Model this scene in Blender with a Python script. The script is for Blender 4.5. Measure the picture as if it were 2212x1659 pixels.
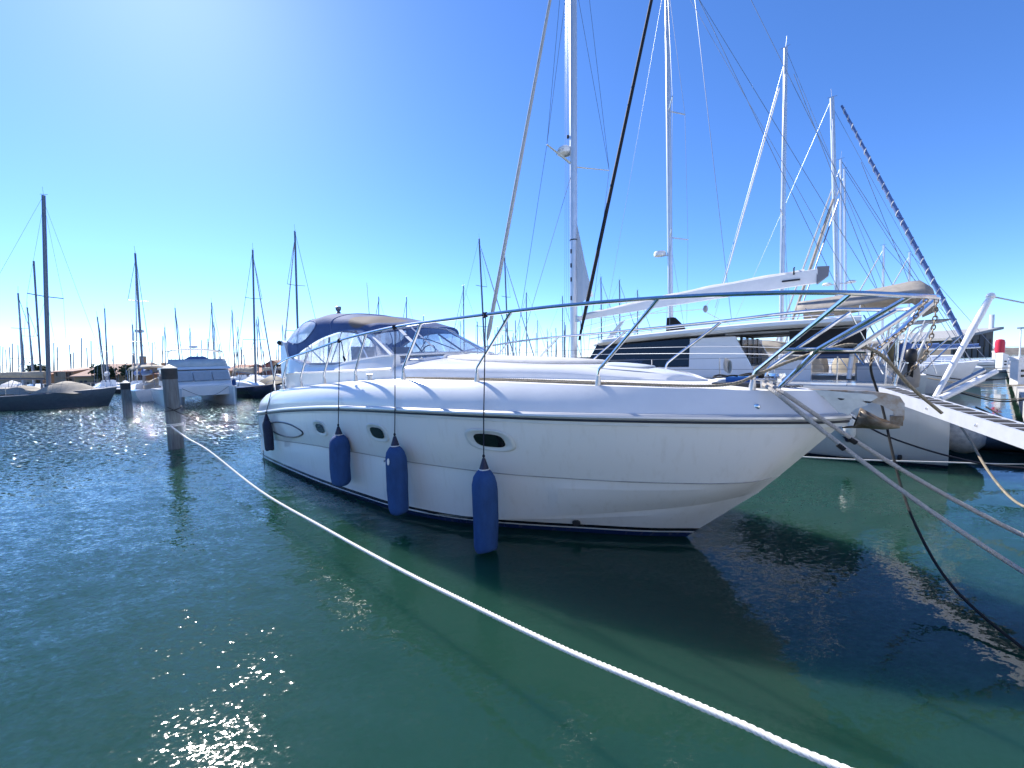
import bpy, bmesh, math, random
import numpy as np
from mathutils import Vector, Matrix
random.seed(7)
R = math.radians
for o in list(bpy.data.objects): bpy.data.objects.remove(o)
scn = bpy.context.scene
C = scn.collection

# ------------------------------------------------------------------ camera
CAM_H, FPX, PW, PH = 2.4, 870.0, 2212.0, 1659.0
PITCH, ROLL = 0.062541, 0.026
cam_r = Vector((1, 0, 0)); cam_f = Vector((0, math.cos(PITCH), -math.sin(PITCH))); cam_u = Vector((0, math.sin(PITCH), math.cos(PITCH)))
CR = cam_r*math.cos(ROLL) - cam_u*math.sin(ROLL); CU = cam_u*math.cos(ROLL) + cam_r*math.sin(ROLL)
cd = bpy.data.cameras.new('camera'); cam = bpy.data.objects.new('camera', cd); C.objects.link(cam)
cd.sensor_width = 36.0; cd.lens = 36.0*FPX/PW; cd.clip_start = 0.05; cd.clip_end = 9000
cam.matrix_world = Matrix(((CR.x, CU.x, -cam_f.x, 0), (CR.y, CU.y, -cam_f.y, 0), (CR.z, CU.z, -cam_f.z, CAM_H), (0, 0, 0, 1)))
scn.camera = cam

# ------------------------------------------------------------------ sky, sun, exposure
SUN_EL, SUN_AZ = 39.5, -39.0            # azimuth from +Y, negative = towards -X
w = bpy.data.worlds.new('World'); scn.world = w; w.use_nodes = True
nt = w.node_tree; nt.nodes.clear()
sky = nt.nodes.new('ShaderNodeTexSky'); sky.sky_type = 'NISHITA'; sky.sun_disc = False
sky.sun_elevation = R(SUN_EL); sky.sun_rotation = R(SUN_AZ)
sky.air_density = 0.7; sky.dust_density = 0.13; sky.ozone_density = 4.5; sky.altitude = 0
hs = nt.nodes.new('ShaderNodeHueSaturation'); hs.inputs['Saturation'].default_value = 1.10
wb_ = nt.nodes.new('ShaderNodeMixRGB'); wb_.blend_type = 'MULTIPLY'; wb_.inputs[0].default_value = 1.0; wb_.inputs[2].default_value = (.92, 1.06, 1.30, 1)   # the camera's cool white balance
bg = nt.nodes.new('ShaderNodeBackground'); bg.inputs['Strength'].default_value = 0.112
wo = nt.nodes.new('ShaderNodeOutputWorld')
nt.links.new(sky.outputs[0], hs.inputs['Color']); nt.links.new(hs.outputs[0], wb_.inputs[1]); nt.links.new(wb_.outputs[0], bg.inputs[0]); nt.links.new(bg.outputs[0], wo.inputs[0])
sd = bpy.data.lights.new('sun', 'SUN'); sun = bpy.data.objects.new('sun', sd); C.objects.link(sun)
sd.energy = 5.0; sd.angle = R(0.53); sd.color = (1.0, 0.95, 0.88)
sdir = Vector((math.sin(R(SUN_AZ))*math.cos(R(SUN_EL)), math.cos(R(SUN_AZ))*math.cos(R(SUN_EL)), math.sin(R(SUN_EL))))
sun.rotation_euler = (-sdir).to_track_quat('-Z', 'Y').to_euler(); sun.location = sdir*60
scn.view_settings.view_transform = 'Standard'; scn.view_settings.look = 'None'
scn.view_settings.exposure = 0.95; scn.view_settings.gamma = 1.0
cy = scn.cycles
cy.use_denoising = True
try: cy.denoiser = 'OPENIMAGEDENOISE'
except Exception: pass
cy.max_bounces = 8; cy.transparent_max_bounces = 16; cy.caustics_reflective = False; cy.caustics_refractive = False
cy.sample_clamp_indirect = 6.0

# ------------------------------------------------------------------ helpers
def ray(u, v): return cam_f + CR*((u-PW/2)/FPX) - CU*((v-PH/2)/FPX)
def at(u, v, Y):                      # a point of the place seen in that direction, Y metres ahead
    d = ray(u, v); return Vector((0, 0, CAM_H)) + d*(Y/d.y)
def V(*a): return Vector(a)
def pix(p):                            # direction in which a world point is seen
    q = Vector(p)-Vector((0, 0, CAM_H)); w_ = q.dot(cam_f); return PW/2+FPX*q.dot(CR)/w_, PH/2-FPX*q.dot(CU)/w_
def sm(p, n=6):                       # Catmull-Rom through points
    p = [Vector(q) for q in p]; out = []
    q = [p[0]*2-p[1]] + p + [p[-1]*2-p[-2]]
    for i in range(1, len(q)-2):
        a, b, c_, d = q[i-1], q[i], q[i+1], q[i+2]
        for k in range(n):
            t = k/n
            out.append(0.5*((2*b)+(c_-a)*t+(2*a-5*b+4*c_-d)*t*t+(3*b-a-3*c_+d)*t**3))
    out.append(p[-1]); return out
def ipc(xs, ys):                      # smooth monotone-ish interpolation (Hermite, finite-difference slopes)
    xs = np.array(xs, float); ys = np.array(ys, float)
    dx = np.diff(xs); s = np.diff(ys)/dx; m = np.zeros(len(xs))
    m[0], m[-1] = s[0], s[-1]
    for i in range(1, len(xs)-1):
        m[i] = 0 if s[i-1]*s[i] <= 0 else 2*s[i-1]*s[i]/(s[i-1]+s[i])
    def f(x):
        x = min(max(x, xs[0]), xs[-1]); i = min(max(int(np.searchsorted(xs, x))-1, 0), len(xs)-2)
        t = (x-xs[i])/dx[i]
        return float((2*t**3-3*t*t+1)*ys[i]+(t**3-2*t*t+t)*dx[i]*m[i]+(-2*t**3+3*t*t)*ys[i+1]+(t**3-t*t)*dx[i]*m[i+1])
    return f

class MB:
    def __init__(s): s.v = []; s.f = []
    def add(s, vs, fs):
        n = len(s.v); s.v += [tuple(q) for q in vs]; s.f += [tuple(i+n for i in f) for f in fs]; return s
    def box(s, c, size, rz=0.0, M=None):
        sx, sy, sz = size[0]/2, size[1]/2, size[2]/2
        P = [V(a*sx, b*sy, e*sz) for e in (-1, 1) for b in (-1, 1) for a in (-1, 1)]
        m = M if M is not None else Matrix.Rotation(rz, 3, 'Z')
        return s.add([m@p+Vector(c) for p in P], [(0, 2, 3, 1), (4, 5, 7, 6), (0, 1, 5, 4), (2, 6, 7, 3), (0, 4, 6, 2), (1, 3, 7, 5)])
    def tube(s, path, r, n=8, caps=True, flat=1.0):
        path = [Vector(p) for p in path]; m = len(path)
        rs = r if isinstance(r, (list, tuple)) else [r]*m
        t0 = (path[1]-path[0]).normalized()
        up = V(0, 0, 1) if abs(t0.z) < .9 else V(1, 0, 0)
        a = t0.cross(up).normalized(); vs = []; fs = []
        for i, p in enumerate(path):
            t = (path[min(i+1, m-1)]-path[max(i-1, 0)])
            t = t.normalized() if t.length > 1e-9 else t0
            a = (a-t*a.dot(t)); a = a.normalized() if a.length > 1e-6 else t.orthogonal().normalized()
            b = t.cross(a)
            for k in range(n):
                g = 2*math.pi*k/n; vs.append(p+a*(math.cos(g)*rs[i])+b*(math.sin(g)*rs[i]*flat))
        for i in range(m-1):
            for k in range(n):
                fs.append((i*n+k, i*n+(k+1) % n, (i+1)*n+(k+1) % n, (i+1)*n+k))
        if caps: fs += [tuple(range(n))[::-1], tuple((m-1)*n+k for k in range(n))]
        return s.add(vs, fs)
    def loft(s, rows, closed=False, cap0=False, cap1=False):
        n = len(rows[0]); vs = [p for r_ in rows for p in r_]; fs = []
        for i in range(len(rows)-1):
            for k in range(n if closed else n-1):
                k2 = (k+1) % n; fs.append((i*n+k, i*n+k2, (i+1)*n+k2, (i+1)*n+k))
        if cap0: fs.append(tuple(range(n))[::-1])
        if cap1: fs.append(tuple((len(rows)-1)*n+k for k in range(n)))
        return s.add(vs, fs)
    def lathe(s, prof, c=(0, 0, 0), n=20, M=None, sq=1.0):
        c = Vector(c); rows = []
        for r_, z in prof:
            row = []
            for k in range(n):
                g = 2*math.pi*k/n; p = V(math.cos(g)*r_, math.sin(g)*r_*sq, z)
                row.append((M@p if M is not None else p)+c)
            rows.append(row)
        return s.loft(rows, True, True, True)
    def prism(s, poly, off):          # polygon of 3-D points extruded by a vector
        n = len(poly); off = Vector(off); P = [Vector(p) for p in poly]
        return s.add(P+[p+off for p in P], [tuple(range(n))[::-1], tuple(range(n, 2*n))]+[(i, (i+1) % n, n+(i+1) % n, n+i) for i in range(n)])
    def build(s, name, mat, parent=None, angle=38, label=None, group=None, cat=None, kind=None, base=None):
        me = bpy.data.meshes.new(name)
        b = Vector(base) if base is not None else (Vector(parent['_b']) if parent is not None and '_b' in parent else V(0, 0, 0))
        me.from_pydata([tuple(Vector(p)-b) for p in s.v], [], s.f)
        bm = bmesh.new(); bm.from_mesh(me); bmesh.ops.recalc_face_normals(bm, faces=bm.faces); bm.to_mesh(me); bm.free()
        me.polygons.foreach_set('use_smooth', [True]*len(me.polygons)); me.set_sharp_from_angle(angle=R(angle))
        if mat: me.materials.append(M_[mat] if isinstance(mat, str) else mat)
        o = bpy.data.objects.new(name, me); C.objects.link(o)
        if parent is not None: o.parent = parent; o['_b'] = parent['_b'] if '_b' in parent else (0, 0, 0)
        else: o.location = b
        tag(o, label, cat, group, kind); return o
def tag(o, label=None, cat=None, group=None, kind=None):
    if label: o['label'] = label
    if cat: o['category'] = cat
    if group: o['group'] = group
    if kind: o['kind'] = kind
    return o
# a thing: an Empty at its base; parts are given in the frame FR (position, heading) and shifted to the base
def thing(name, label, cat, base=(0, 0, 0), frame=None, group=None):
    o = bpy.data.objects.new(name, None); C.objects.link(o); o.empty_display_size = .3
    fr = frame or WORLD
    o.location = fr[0] + Matrix.Rotation(fr[1], 3, 'Z')@Vector(base); o.rotation_euler = (0, 0, fr[1])
    o['_b'] = tuple(base); tag(o, label, cat, group); return o
WORLD = (V(0, 0, 0), 0.0)
HD = R(-40.0)
YO = (V(-5.5698, 11.7312, 0), HD)     # frame of the motor yacht: x ahead from the stern, y to port, z up from the water
def yw(p):                            # yacht frame -> world
    return YO[0] + Matrix.Rotation(HD, 3, 'Z')@Vector(p)
def wy(p):
    return Matrix.Rotation(-HD, 3, 'Z')@(Vector(p)-YO[0])

# ------------------------------------------------------------------ materials
M_ = {}
def mat(name, col, rough=.5, metal=0.0, coat=0.0, spec=.5, noise=0.0, nscale=6.0, bump=0.0, bscale=60.0, trans=0.0, ior=1.45, col2=None, stretch=(1, 1, 1), sheen=0):
    m = bpy.data.materials.new(name); m.use_nodes = True; t = m.node_tree; b = t.nodes['Principled BSDF']
    b.inputs['Base Color'].default_value = (*col, 1); b.inputs['Roughness'].default_value = rough; b.inputs['Metallic'].default_value = metal
    b.inputs['Coat Weight'].default_value = coat; b.inputs['Coat Roughness'].default_value = .08; b.inputs['Specular IOR Level'].default_value = spec
    b.inputs['Transmission Weight'].default_value = trans; b.inputs['IOR'].default_value = ior; b.inputs['Sheen Weight'].default_value = sheen
    tc = t.nodes.new('ShaderNodeTexCoord'); mp = t.nodes.new('ShaderNodeMapping'); mp.inputs['Scale'].default_value = stretch
    t.links.new(tc.outputs['Object'], mp.inputs[0])
    if noise or col2:
        n = t.nodes.new('ShaderNodeTexNoise'); n.inputs['Scale'].default_value = nscale; n.inputs['Detail'].default_value = 6; n.inputs['Roughness'].default_value = .6
        t.links.new(mp.outputs[0], n.inputs['Vector'])
        r = t.nodes.new('ShaderNodeValToRGB'); r.color_ramp.elements[0].position = .36; r.color_ramp.elements[1].position = .66
        c2 = col2 if col2 else tuple(c*(1-noise) for c in col)
        r.color_ramp.elements[0].color = (*c2, 1); r.color_ramp.elements[1].color = (*col, 1)
        t.links.new(n.outputs[0], r.inputs[0]); t.links.new(r.outputs[0], b.inputs['Base Color'])
    if bump:
        n2 = t.nodes.new('ShaderNodeTexNoise'); n2.inputs['Scale'].default_value = bscale; n2.inputs['Detail'].default_value = 4
        t.links.new(mp.outputs[0], n2.inputs['Vector'])
        bp = t.nodes.new('ShaderNodeBump'); bp.inputs['Strength'].default_value = bump; bp.inputs['Distance'].default_value = .02
        t.links.new(n2.outputs[0], bp.inputs['Height']); t.links.new(bp.outputs[0], b.inputs['Normal'])
    M_[name] = m; return m
mat('gelcoat', (.80, .80, .80), .22, coat=.3, noise=.05, nscale=2.5)
mat('deck_white', (.83, .82, .80), .45, noise=.06, nscale=5, bump=.05, bscale=300)
mat('gelcoat_old', (.62, .65, .64), .35, noise=.12, nscale=3)
mat('steel', (.74, .74, .75), .14, metal=1.0, noise=.15, nscale=20)
mat('steel_dull', (.55, .55, .55), .38, metal=.9, noise=.15, nscale=14)
mat('canvas_grey', (.46, .46, .46), .85, noise=.12, nscale=5, bump=.3, bscale=25)
mat('galv', (.30, .27, .23), .55, metal=.6, col2=(.17, .12, .075), nscale=16)
mat('rust_steel', (.52, .50, .47), .5, metal=.5, col2=(.36, .25, .16), nscale=11)
mat('rub_dark', (.035, .04, .05), .35)
mat('rub_steel', (.60, .60, .60), .38, metal=.5)
mat('render_white', (.69, .72, .74), .9, noise=.08, nscale=.6)
mat('rubber', (.02, .02, .022), .6)
mat('pane_dark', (.008, .010, .013), .04, spec=.6)
mat('navy_rope', (.012, .014, .028), .8, bump=.5, bscale=200)
mat('black_rope', (.012, .013, .014), .8, bump=.5, bscale=200)
mat('white_rope', (.78, .77, .73), .75, noise=.15, nscale=40)
mat('grey_rope', (.66, .62, .57), .85, noise=.3, nscale=60, bump=.8, bscale=220)
mat('tan_rope', (.42, .36, .27), .85, noise=.35, nscale=30, bump=.8, bscale=160)
mat('fender_blue', (.022, .078, .24), .85, noise=.34, nscale=5, bump=.9, bscale=16, stretch=(1, 1, .45))
mat('fender_dark', (.016, .026, .060), .8, noise=.35, nscale=9, bump=.4, bscale=40)
mat('fender_white', (.75, .75, .73), .4, noise=.1)
mat('fender_navy', (.010, .014, .045), .5)
mat('ball_cover', (.74, .69, .60), .9, noise=.3, nscale=12, bump=.5, bscale=90)
mat('canvas_navy', (.10, .17, .37), .8, noise=.18, nscale=4, bump=.25, bscale=16)
mat('canvas_taupe', (.50, .46, .41), .85, noise=.2, nscale=5, bump=.3, bscale=25)
mat('canvas_cream', (.62, .56, .46), .85, noise=.2, nscale=5, bump=.3, bscale=20)
mat('canvas_black', (.012, .012, .014), .75, noise=.3, bump=.4, bscale=18)
mat('canvas_white', (.74, .74, .74), .8, noise=.1, nscale=4, bump=.35, bscale=9)
mat('canvas_blue', (.03, .12, .42), .8, bump=.3, bscale=20)
mat('alu', (.66, .67, .69), .32, metal=.55, noise=.08, nscale=4)
mat('alu_dark', (.16, .17, .20), .4, metal=.4)
mat('wire', (.20, .22, .26), .4, metal=.6)
mat('paint_white', (.78, .78, .78), .35, noise=.06, nscale=6)
mat('hull_grey', (.10, .12, .14), .4, noise=.2)
mat('hull_navy', (.02, .03, .07), .25, coat=.4)
mat('wood_pile', (.21, .225, .235), .9, col2=(.12, .125, .13), nscale=4, stretch=(5, 5, .4), bump=.5, bscale=22)
mat('pile_cap', (.05, .05, .05), .7, noise=.3)
mat('pile_cone', (.42, .43, .38), .6, noise=.2)
mat('concrete', (.45, .445, .43), .9, noise=.25, nscale=1.5, bump=.4, bscale=14)
mat('asphalt', (.16, .15, .14), .95, noise=.2, nscale=1)
mat('stone', (.28, .25, .21), .9, noise=.4, nscale=2, bump=.6, bscale=5)
mat('tile_roof', (.40, .20, .13), .9, noise=.35, nscale=2.0, bump=.6, bscale=9)
mat('tile_roof_pale', (.46, .30, .23), .9, noise=.25, nscale=2.0, bump=.6, bscale=9)
mat('render_beige', (.45, .36, .27), .9, noise=.12)
mat('render_pink', (.42, .18, .13), .9, noise=.12)
mat('render_ochre', (.42, .30, .17), .9, noise=.12)
mat('shutter', (.06, .055, .06), .6)
mat('wood_wall', (.20, .18, .16), .9, noise=.3, nscale=6, stretch=(1, 1, 4))
mat('red_paint', (.55, .02, .05), .4)
mat('teak', (.28, .18, .10), .7, noise=.3, nscale=20)
mat('blue_plastic', (.02, .14, .45), .5)
mat('black_plastic', (.015, .015, .017), .4)
mat('yellow_cover', (.50, .36, .16), .8, noise=.2)
mat('palm', (.05, .075, .03), .8, noise=.5, nscale=2)
mat('bark', (.10, .075, .05), .95)
mat('sage_rock', (.22, .20, .17), .95, noise=.5, nscale=.4)
mat('dirty_grey', (.35, .35, .35), .8, noise=.3)
mat('gangway', (.60, .62, .66), .4, metal=.35, noise=.1)
mat('grip', (.03, .03, .032), .9)
mat('sticker', (.02, .02, .03), .5)

def trans_mat(name, col, alpha, rough=.08, gloss=.6, bump=0, tlw=.5):
    m = bpy.data.materials.new(name); m.use_nodes = True; t = m.node_tree; b = t.nodes['Principled BSDF']
    b.inputs['Base Color'].default_value = (*col, 1); b.inputs['Roughness'].default_value = rough; b.inputs['Specular IOR Level'].default_value = gloss
    tr = t.nodes.new('ShaderNodeBsdfTransparent'); tr.inputs[0].default_value = (*[min(1, .55+.45*c/max(col)) for c in col], 1)
    mx = t.nodes.new('ShaderNodeMixShader')
    if bump:
        tc = t.nodes.new('ShaderNodeTexCoord'); n = t.nodes.new('ShaderNodeTexNoise'); n.inputs['Scale'].default_value = 3.2; n.inputs['Detail'].default_value = 5
        t.links.new(tc.outputs['Object'], n.inputs['Vector'])
        bp = t.nodes.new('ShaderNodeBump'); bp.inputs['Strength'].default_value = bump; bp.inputs['Distance'].default_value = .08
        t.links.new(n.outputs[0], bp.inputs['Height']); t.links.new(bp.outputs[0], b.inputs['Normal'])
        mr = t.nodes.new('ShaderNodeMapRange'); mr.inputs[3].default_value = alpha-.16; mr.inputs[4].default_value = alpha+.16
        mr.inputs[1].default_value = .3; mr.inputs[2].default_value = .7
        t.links.new(n.outputs[0], mr.inputs[0]); t.links.new(mr.outputs[0], mx.inputs[0])
    else: mx.inputs[0].default_value = alpha
    tl = t.nodes.new('ShaderNodeBsdfTranslucent'); tl.inputs[0].default_value = (*col, 1); m2 = t.nodes.new('ShaderNodeMixShader'); m2.inputs[0].default_value = tlw if max(col) > .5 else 0
    t.links.new(b.outputs[0], m2.inputs[1]); t.links.new(tl.outputs[0], m2.inputs[2])
    t.links.new(tr.outputs[0], mx.inputs[1]); t.links.new(m2.outputs[0], mx.inputs[2])
    t.links.new(mx.outputs[0], t.nodes['Material Output'].inputs[0]); M_[name] = m
trans_mat('vinyl', (.80, .82, .87), .50, .12, .7, .5)
trans_mat('vinyl_milky', (.86, .87, .90), .80, .2, .6, .5, .15)
trans_mat('windscreen_tint', (.05, .08, .14), .45, .03, .8)
trans_mat('sail_mesh', (.55, .55, .56), .93, .7, .2)

def cloth(name, w_=.35):
    m = M_[name]; t = m.node_tree; b = t.nodes['Principled BSDF']; tl = t.nodes.new('ShaderNodeBsdfTranslucent'); mx = t.nodes.new('ShaderNodeMixShader'); mx.inputs[0].default_value = w_
    if b.inputs['Base Color'].links: t.links.new(b.inputs['Base Color'].links[0].from_socket, tl.inputs[0])
    else: tl.inputs[0].default_value = b.inputs['Base Color'].default_value
    t.links.new(b.outputs[0], mx.inputs[1]); t.links.new(tl.outputs[0], mx.inputs[2]); t.links.new(mx.outputs[0], t.nodes['Material Output'].inputs[0])
def hull_mat(name, top=(.77, .77, .765), boot=((.075, (.012, .03, .10)), (.10, (.7, .72, .74)), (.155, (.012, .014, .02)))):
    m = bpy.data.materials.new(name); m.use_nodes = True; t = m.node_tree; b = t.nodes['Principled BSDF']
    b.inputs['Roughness'].default_value = .2; b.inputs['Coat Weight'].default_value = .35; b.inputs['Coat Roughness'].default_value = .06
    tc = t.nodes.new('ShaderNodeTexCoord'); sp = t.nodes.new('ShaderNodeSeparateXYZ'); t.links.new(tc.outputs['Object'], sp.inputs[0])
    r = t.nodes.new('ShaderNodeValToRGB'); r.color_ramp.interpolation = 'CONSTANT'
    mr = t.nodes.new('ShaderNodeMapRange'); mr.inputs[1].default_value = -.5; mr.inputs[2].default_value = 1.5
    t.links.new(sp.outputs[2], mr.inputs[0]); t.links.new(mr.outputs[0], r.inputs[0])
    els = r.color_ramp.elements; els[0].position = 0; els[0].color = (*boot[0][1], 1)
    els[1].position = (boot[0][0]+.5)/2; els[1].color = (*boot[1][1], 1)
    e = els.new((boot[1][0]+.5)/2); e.color = (*boot[2][1], 1)
    e = els.new((boot[2][0]+.5)/2); e.color = (*top, 1)
    # run-off stains: thin vertical streaks and a soft tide mark of grime
    mp = t.nodes.new('ShaderNodeMapping'); mp.inputs['Scale'].default_value = (8, 8, .28); t.links.new(tc.outputs['Object'], mp.inputs[0])
    n = t.nodes.new('ShaderNodeTexNoise'); n.inputs['Scale'].default_value = 1.6; n.inputs['Detail'].default_value = 7; t.links.new(mp.outputs[0], n.inputs['Vector'])
    rr = t.nodes.new('ShaderNodeValToRGB'); rr.color_ramp.elements[0].position = .55; rr.color_ramp.elements[1].position = .80
    rr.color_ramp.elements[0].color = (0, 0, 0, 1); rr.color_ramp.elements[1].color = (.17, .17, .17, 1); t.links.new(n.outputs[0], rr.inputs[0])
    mx = t.nodes.new('ShaderNodeMixRGB'); mx.inputs[2].default_value = (.42, .36, .26, 1)
    t.links.new(rr.outputs[0], mx.inputs[0]); t.links.new(r.outputs[0], mx.inputs[1]); t.links.new(mx.outputs[0], b.inputs['Base Color'])
    M_[name] = m
hull_mat('yacht_hull')

# canvas of the canopy: navy, mixed to taupe inside an oval area towards its forward end
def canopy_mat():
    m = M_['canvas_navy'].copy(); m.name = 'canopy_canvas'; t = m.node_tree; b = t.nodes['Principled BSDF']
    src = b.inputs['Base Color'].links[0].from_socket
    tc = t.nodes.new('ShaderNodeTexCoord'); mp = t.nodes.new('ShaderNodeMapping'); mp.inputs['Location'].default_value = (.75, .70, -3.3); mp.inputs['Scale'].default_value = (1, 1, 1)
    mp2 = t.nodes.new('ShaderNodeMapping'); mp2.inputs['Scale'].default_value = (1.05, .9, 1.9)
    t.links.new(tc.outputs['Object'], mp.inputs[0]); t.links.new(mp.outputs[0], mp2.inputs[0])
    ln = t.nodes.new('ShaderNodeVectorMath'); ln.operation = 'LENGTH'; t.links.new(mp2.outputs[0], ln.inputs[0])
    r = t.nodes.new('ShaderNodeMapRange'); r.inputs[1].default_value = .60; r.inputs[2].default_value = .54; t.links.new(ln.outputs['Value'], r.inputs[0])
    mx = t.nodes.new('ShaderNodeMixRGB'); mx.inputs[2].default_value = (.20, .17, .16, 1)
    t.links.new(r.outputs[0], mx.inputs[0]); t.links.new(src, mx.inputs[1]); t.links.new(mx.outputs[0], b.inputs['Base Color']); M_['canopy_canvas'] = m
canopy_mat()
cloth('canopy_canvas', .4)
for n_ in ('canvas_taupe', 'canvas_cream', 'canvas_white'): cloth(n_, .38)

def water_mat():
    m = bpy.data.materials.new('water'); m.use_nodes = True; t = m.node_tree; b = t.nodes['Principled BSDF']
    b.inputs['Base Color'].default_value = (.011, .042, .029, 1); b.inputs['Roughness'].default_value = .035
    b.subsurface_method = 'BURLEY'; b.inputs['Subsurface Weight'].default_value = 1.0; b.inputs['Subsurface Radius'].default_value = (.5, 1.0, .9); b.inputs['Subsurface Scale'].default_value = .9; b.inputs['IOR'].default_value = 1.333
    b.inputs['Specular IOR Level'].default_value = .5
    tc = t.nodes.new('ShaderNodeTexCoord')
    def noise(scale, det, stretch, rot=0.0):
        mp = t.nodes.new('ShaderNodeMapping'); mp.inputs['Scale'].default_value = stretch; mp.inputs['Rotation'].default_value = (0, 0, rot)
        t.links.new(tc.outputs['Object'], mp.inputs[0])
        n = t.nodes.new('ShaderNodeTexNoise'); n.inputs['Scale'].default_value = scale; n.inputs['Detail'].default_value = det; n.inputs['Roughness'].default_value = .5
        t.links.new(mp.outputs[0], n.inputs['Vector']); return n
    def math_(op, a, bb):
        n = t.nodes.new('ShaderNodeMath'); n.operation = op
        for i, x in enumerate((a, bb)):
            if isinstance(x, (int, float)): n.inputs[i].default_value = x
            else: t.links.new(x, n.inputs[i])
        return n.outputs[0]
    mk = noise(.16, 2, (1, 1, 1)); sp = t.nodes.new('ShaderNodeSeparateXYZ'); t.links.new(tc.outputs['Object'], sp.inputs[0])
    # wind ripples lie in the open basin; the water in the lee of the hulls is calmer
    a = math_('MULTIPLY', sp.outputs[0], -.72); a = math_('ADD', a, math_('MULTIPLY', sp.outputs[1], .62)); a = math_('ADD', a, math_('MULTIPLY', mk.outputs[0], 7.0)); a = math_('SUBTRACT', a, 3.5)
    def band(lo, hi, v0, v1):
        lee = t.nodes.new('ShaderNodeMapRange'); lee.interpolation_type = 'SMOOTHSTEP'
        for i_, q in enumerate((lo, hi, v0, v1)): lee.inputs[1+i_].default_value = q
        t.links.new(a, lee.inputs[0]); return lee.outputs[0]
    def vm(op, p_, q_):
        n = t.nodes.new('ShaderNodeVectorMath'); n.operation = op
        for i_, x in enumerate((p_, q_)):
            if isinstance(x, tuple): n.inputs[i_].default_value = x
            elif x is not None: t.links.new(x, n.inputs[i_])
        return n
    def slope(scale, det, stretch, rot, amp):   # a random surface slope per ripple
        c_ = vm('SUBTRACT', noise(scale, det, stretch, rot).outputs['Color'], (.5, .5, .5)).outputs[0]
        s_ = t.nodes.new('ShaderNodeVectorMath'); s_.operation = 'SCALE'; t.links.new(c_, s_.inputs[0])
        if isinstance(amp, float): s_.inputs['Scale'].default_value = amp
        else: t.links.new(amp, s_.inputs['Scale'])
        return s_.outputs[0]
    tot = slope(.9, 2, (1, 2.0, 1), R(-20), band(-3.0, 6.0, .05, .16))
    for ar in ((3.2, 2, (1, 2.2, 1), R(-12), band(-3.0, 7.0, .05, .20)), (13.0, 3, (1, 1.8, 1), R(15), band(-3.0, 10.0, .035, .34)), (6.5, 3, (1, 2.0, 1), R(-28), band(8.0, 20.0, 0.0, 2.3)), (24.0, 2, (1, 1.4, 1), R(30), band(-3.0, 3.0, .05, .24))):
        tot = vm('ADD', tot, slope(*ar)).outputs[0]
    tot = vm('MULTIPLY', tot, (1, 1, 0)).outputs[0]; tot = vm('ADD', tot, (0, 0, 1)).outputs[0]; nn = vm('NORMALIZE', tot, None)
    t.links.new(nn.outputs[0], b.inputs['Normal'])
    M_['water'] = m
water_mat()
# ================================================================== the setting
MB().add([(-6000, -6000, 0), (6000, -6000, 0), (6000, 9000, 0), (-6000, 9000, 0)], [(0, 1, 2, 3)]).build('water', 'water', kind='structure', label='green blue harbour water with ripples and sun glitter')
QD = V(.770, .638, 0).normalized(); QN = V(.638, -.770, 0)          # along the quay, and away from the water
Q0 = V(.8, 0, 0)
def qp(t, s, z): return Q0+QD*t+QN*s+V(0, 0, z)
quay = MB(); quay.prism([qp(-30, 0, .35), qp(95, 0, .35), qp(95, 16, .35), qp(-30, 16, .35)], (0, 0, .45)).build('quay', 'concrete', kind='structure', label='pale concrete quay deck standing on piles')
qe = bpy.data.objects['quay']
mb = MB(); mb.prism([qp(-30, .9, -1), qp(95, .9, -1), qp(95, 16, -1), qp(-30, 16, -1)], (0, 0, 1.34)); mb.build('quay_wall', 'stone', qe)
for t in range(2, 90, 4):
    p = qp(t, .3, 0); MB().tube([p+V(0, 0, -1), p+V(0, 0, .36)], .17, 10).build('quay_pile', 'concrete', qe)
# far mole and shore
mb = MB(); pts = []
rr = random.Random(3)
for i in range(60):
    f = i/59; p = V(60+f*140, 150-f*20+rr.uniform(-1, 1), 0); pts.append(p)
rows = [[p+V(0, -9, -.5), p+V(0, -5+rr.uniform(-.6, .6), 1.0+rr.uniform(-.2, .3)), p+V(0, -1, 1.7+rr.uniform(-.3, .4)), p+V(0, 4, 1.6), p+V(0, 12, -.5)] for p in pts]
mb.loft(rows).build('breakwater', 'sage_rock', kind='structure', label='low rocky breakwater closing the harbour')
mb = MB(); rows = []
for i in range(80):
    f = i/79; x = -190+f*260; y = 57+70*max(0, (x+30)/100)**1.2
    rows.append([V(x, y, -.5), V(x, y, .5), V(x, y+70, .6), V(x, y+90, -.5)])
mb.loft(rows).build('far_shore', 'asphalt', kind='structure', label='flat far shore behind the moored boats')

# ================================================================== the white motor yacht
yacht = thing('motor_yacht', 'large white motor yacht with navy canvas canopy and long bow rail', 'motor yacht', (5, 0, 0), YO)
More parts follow.
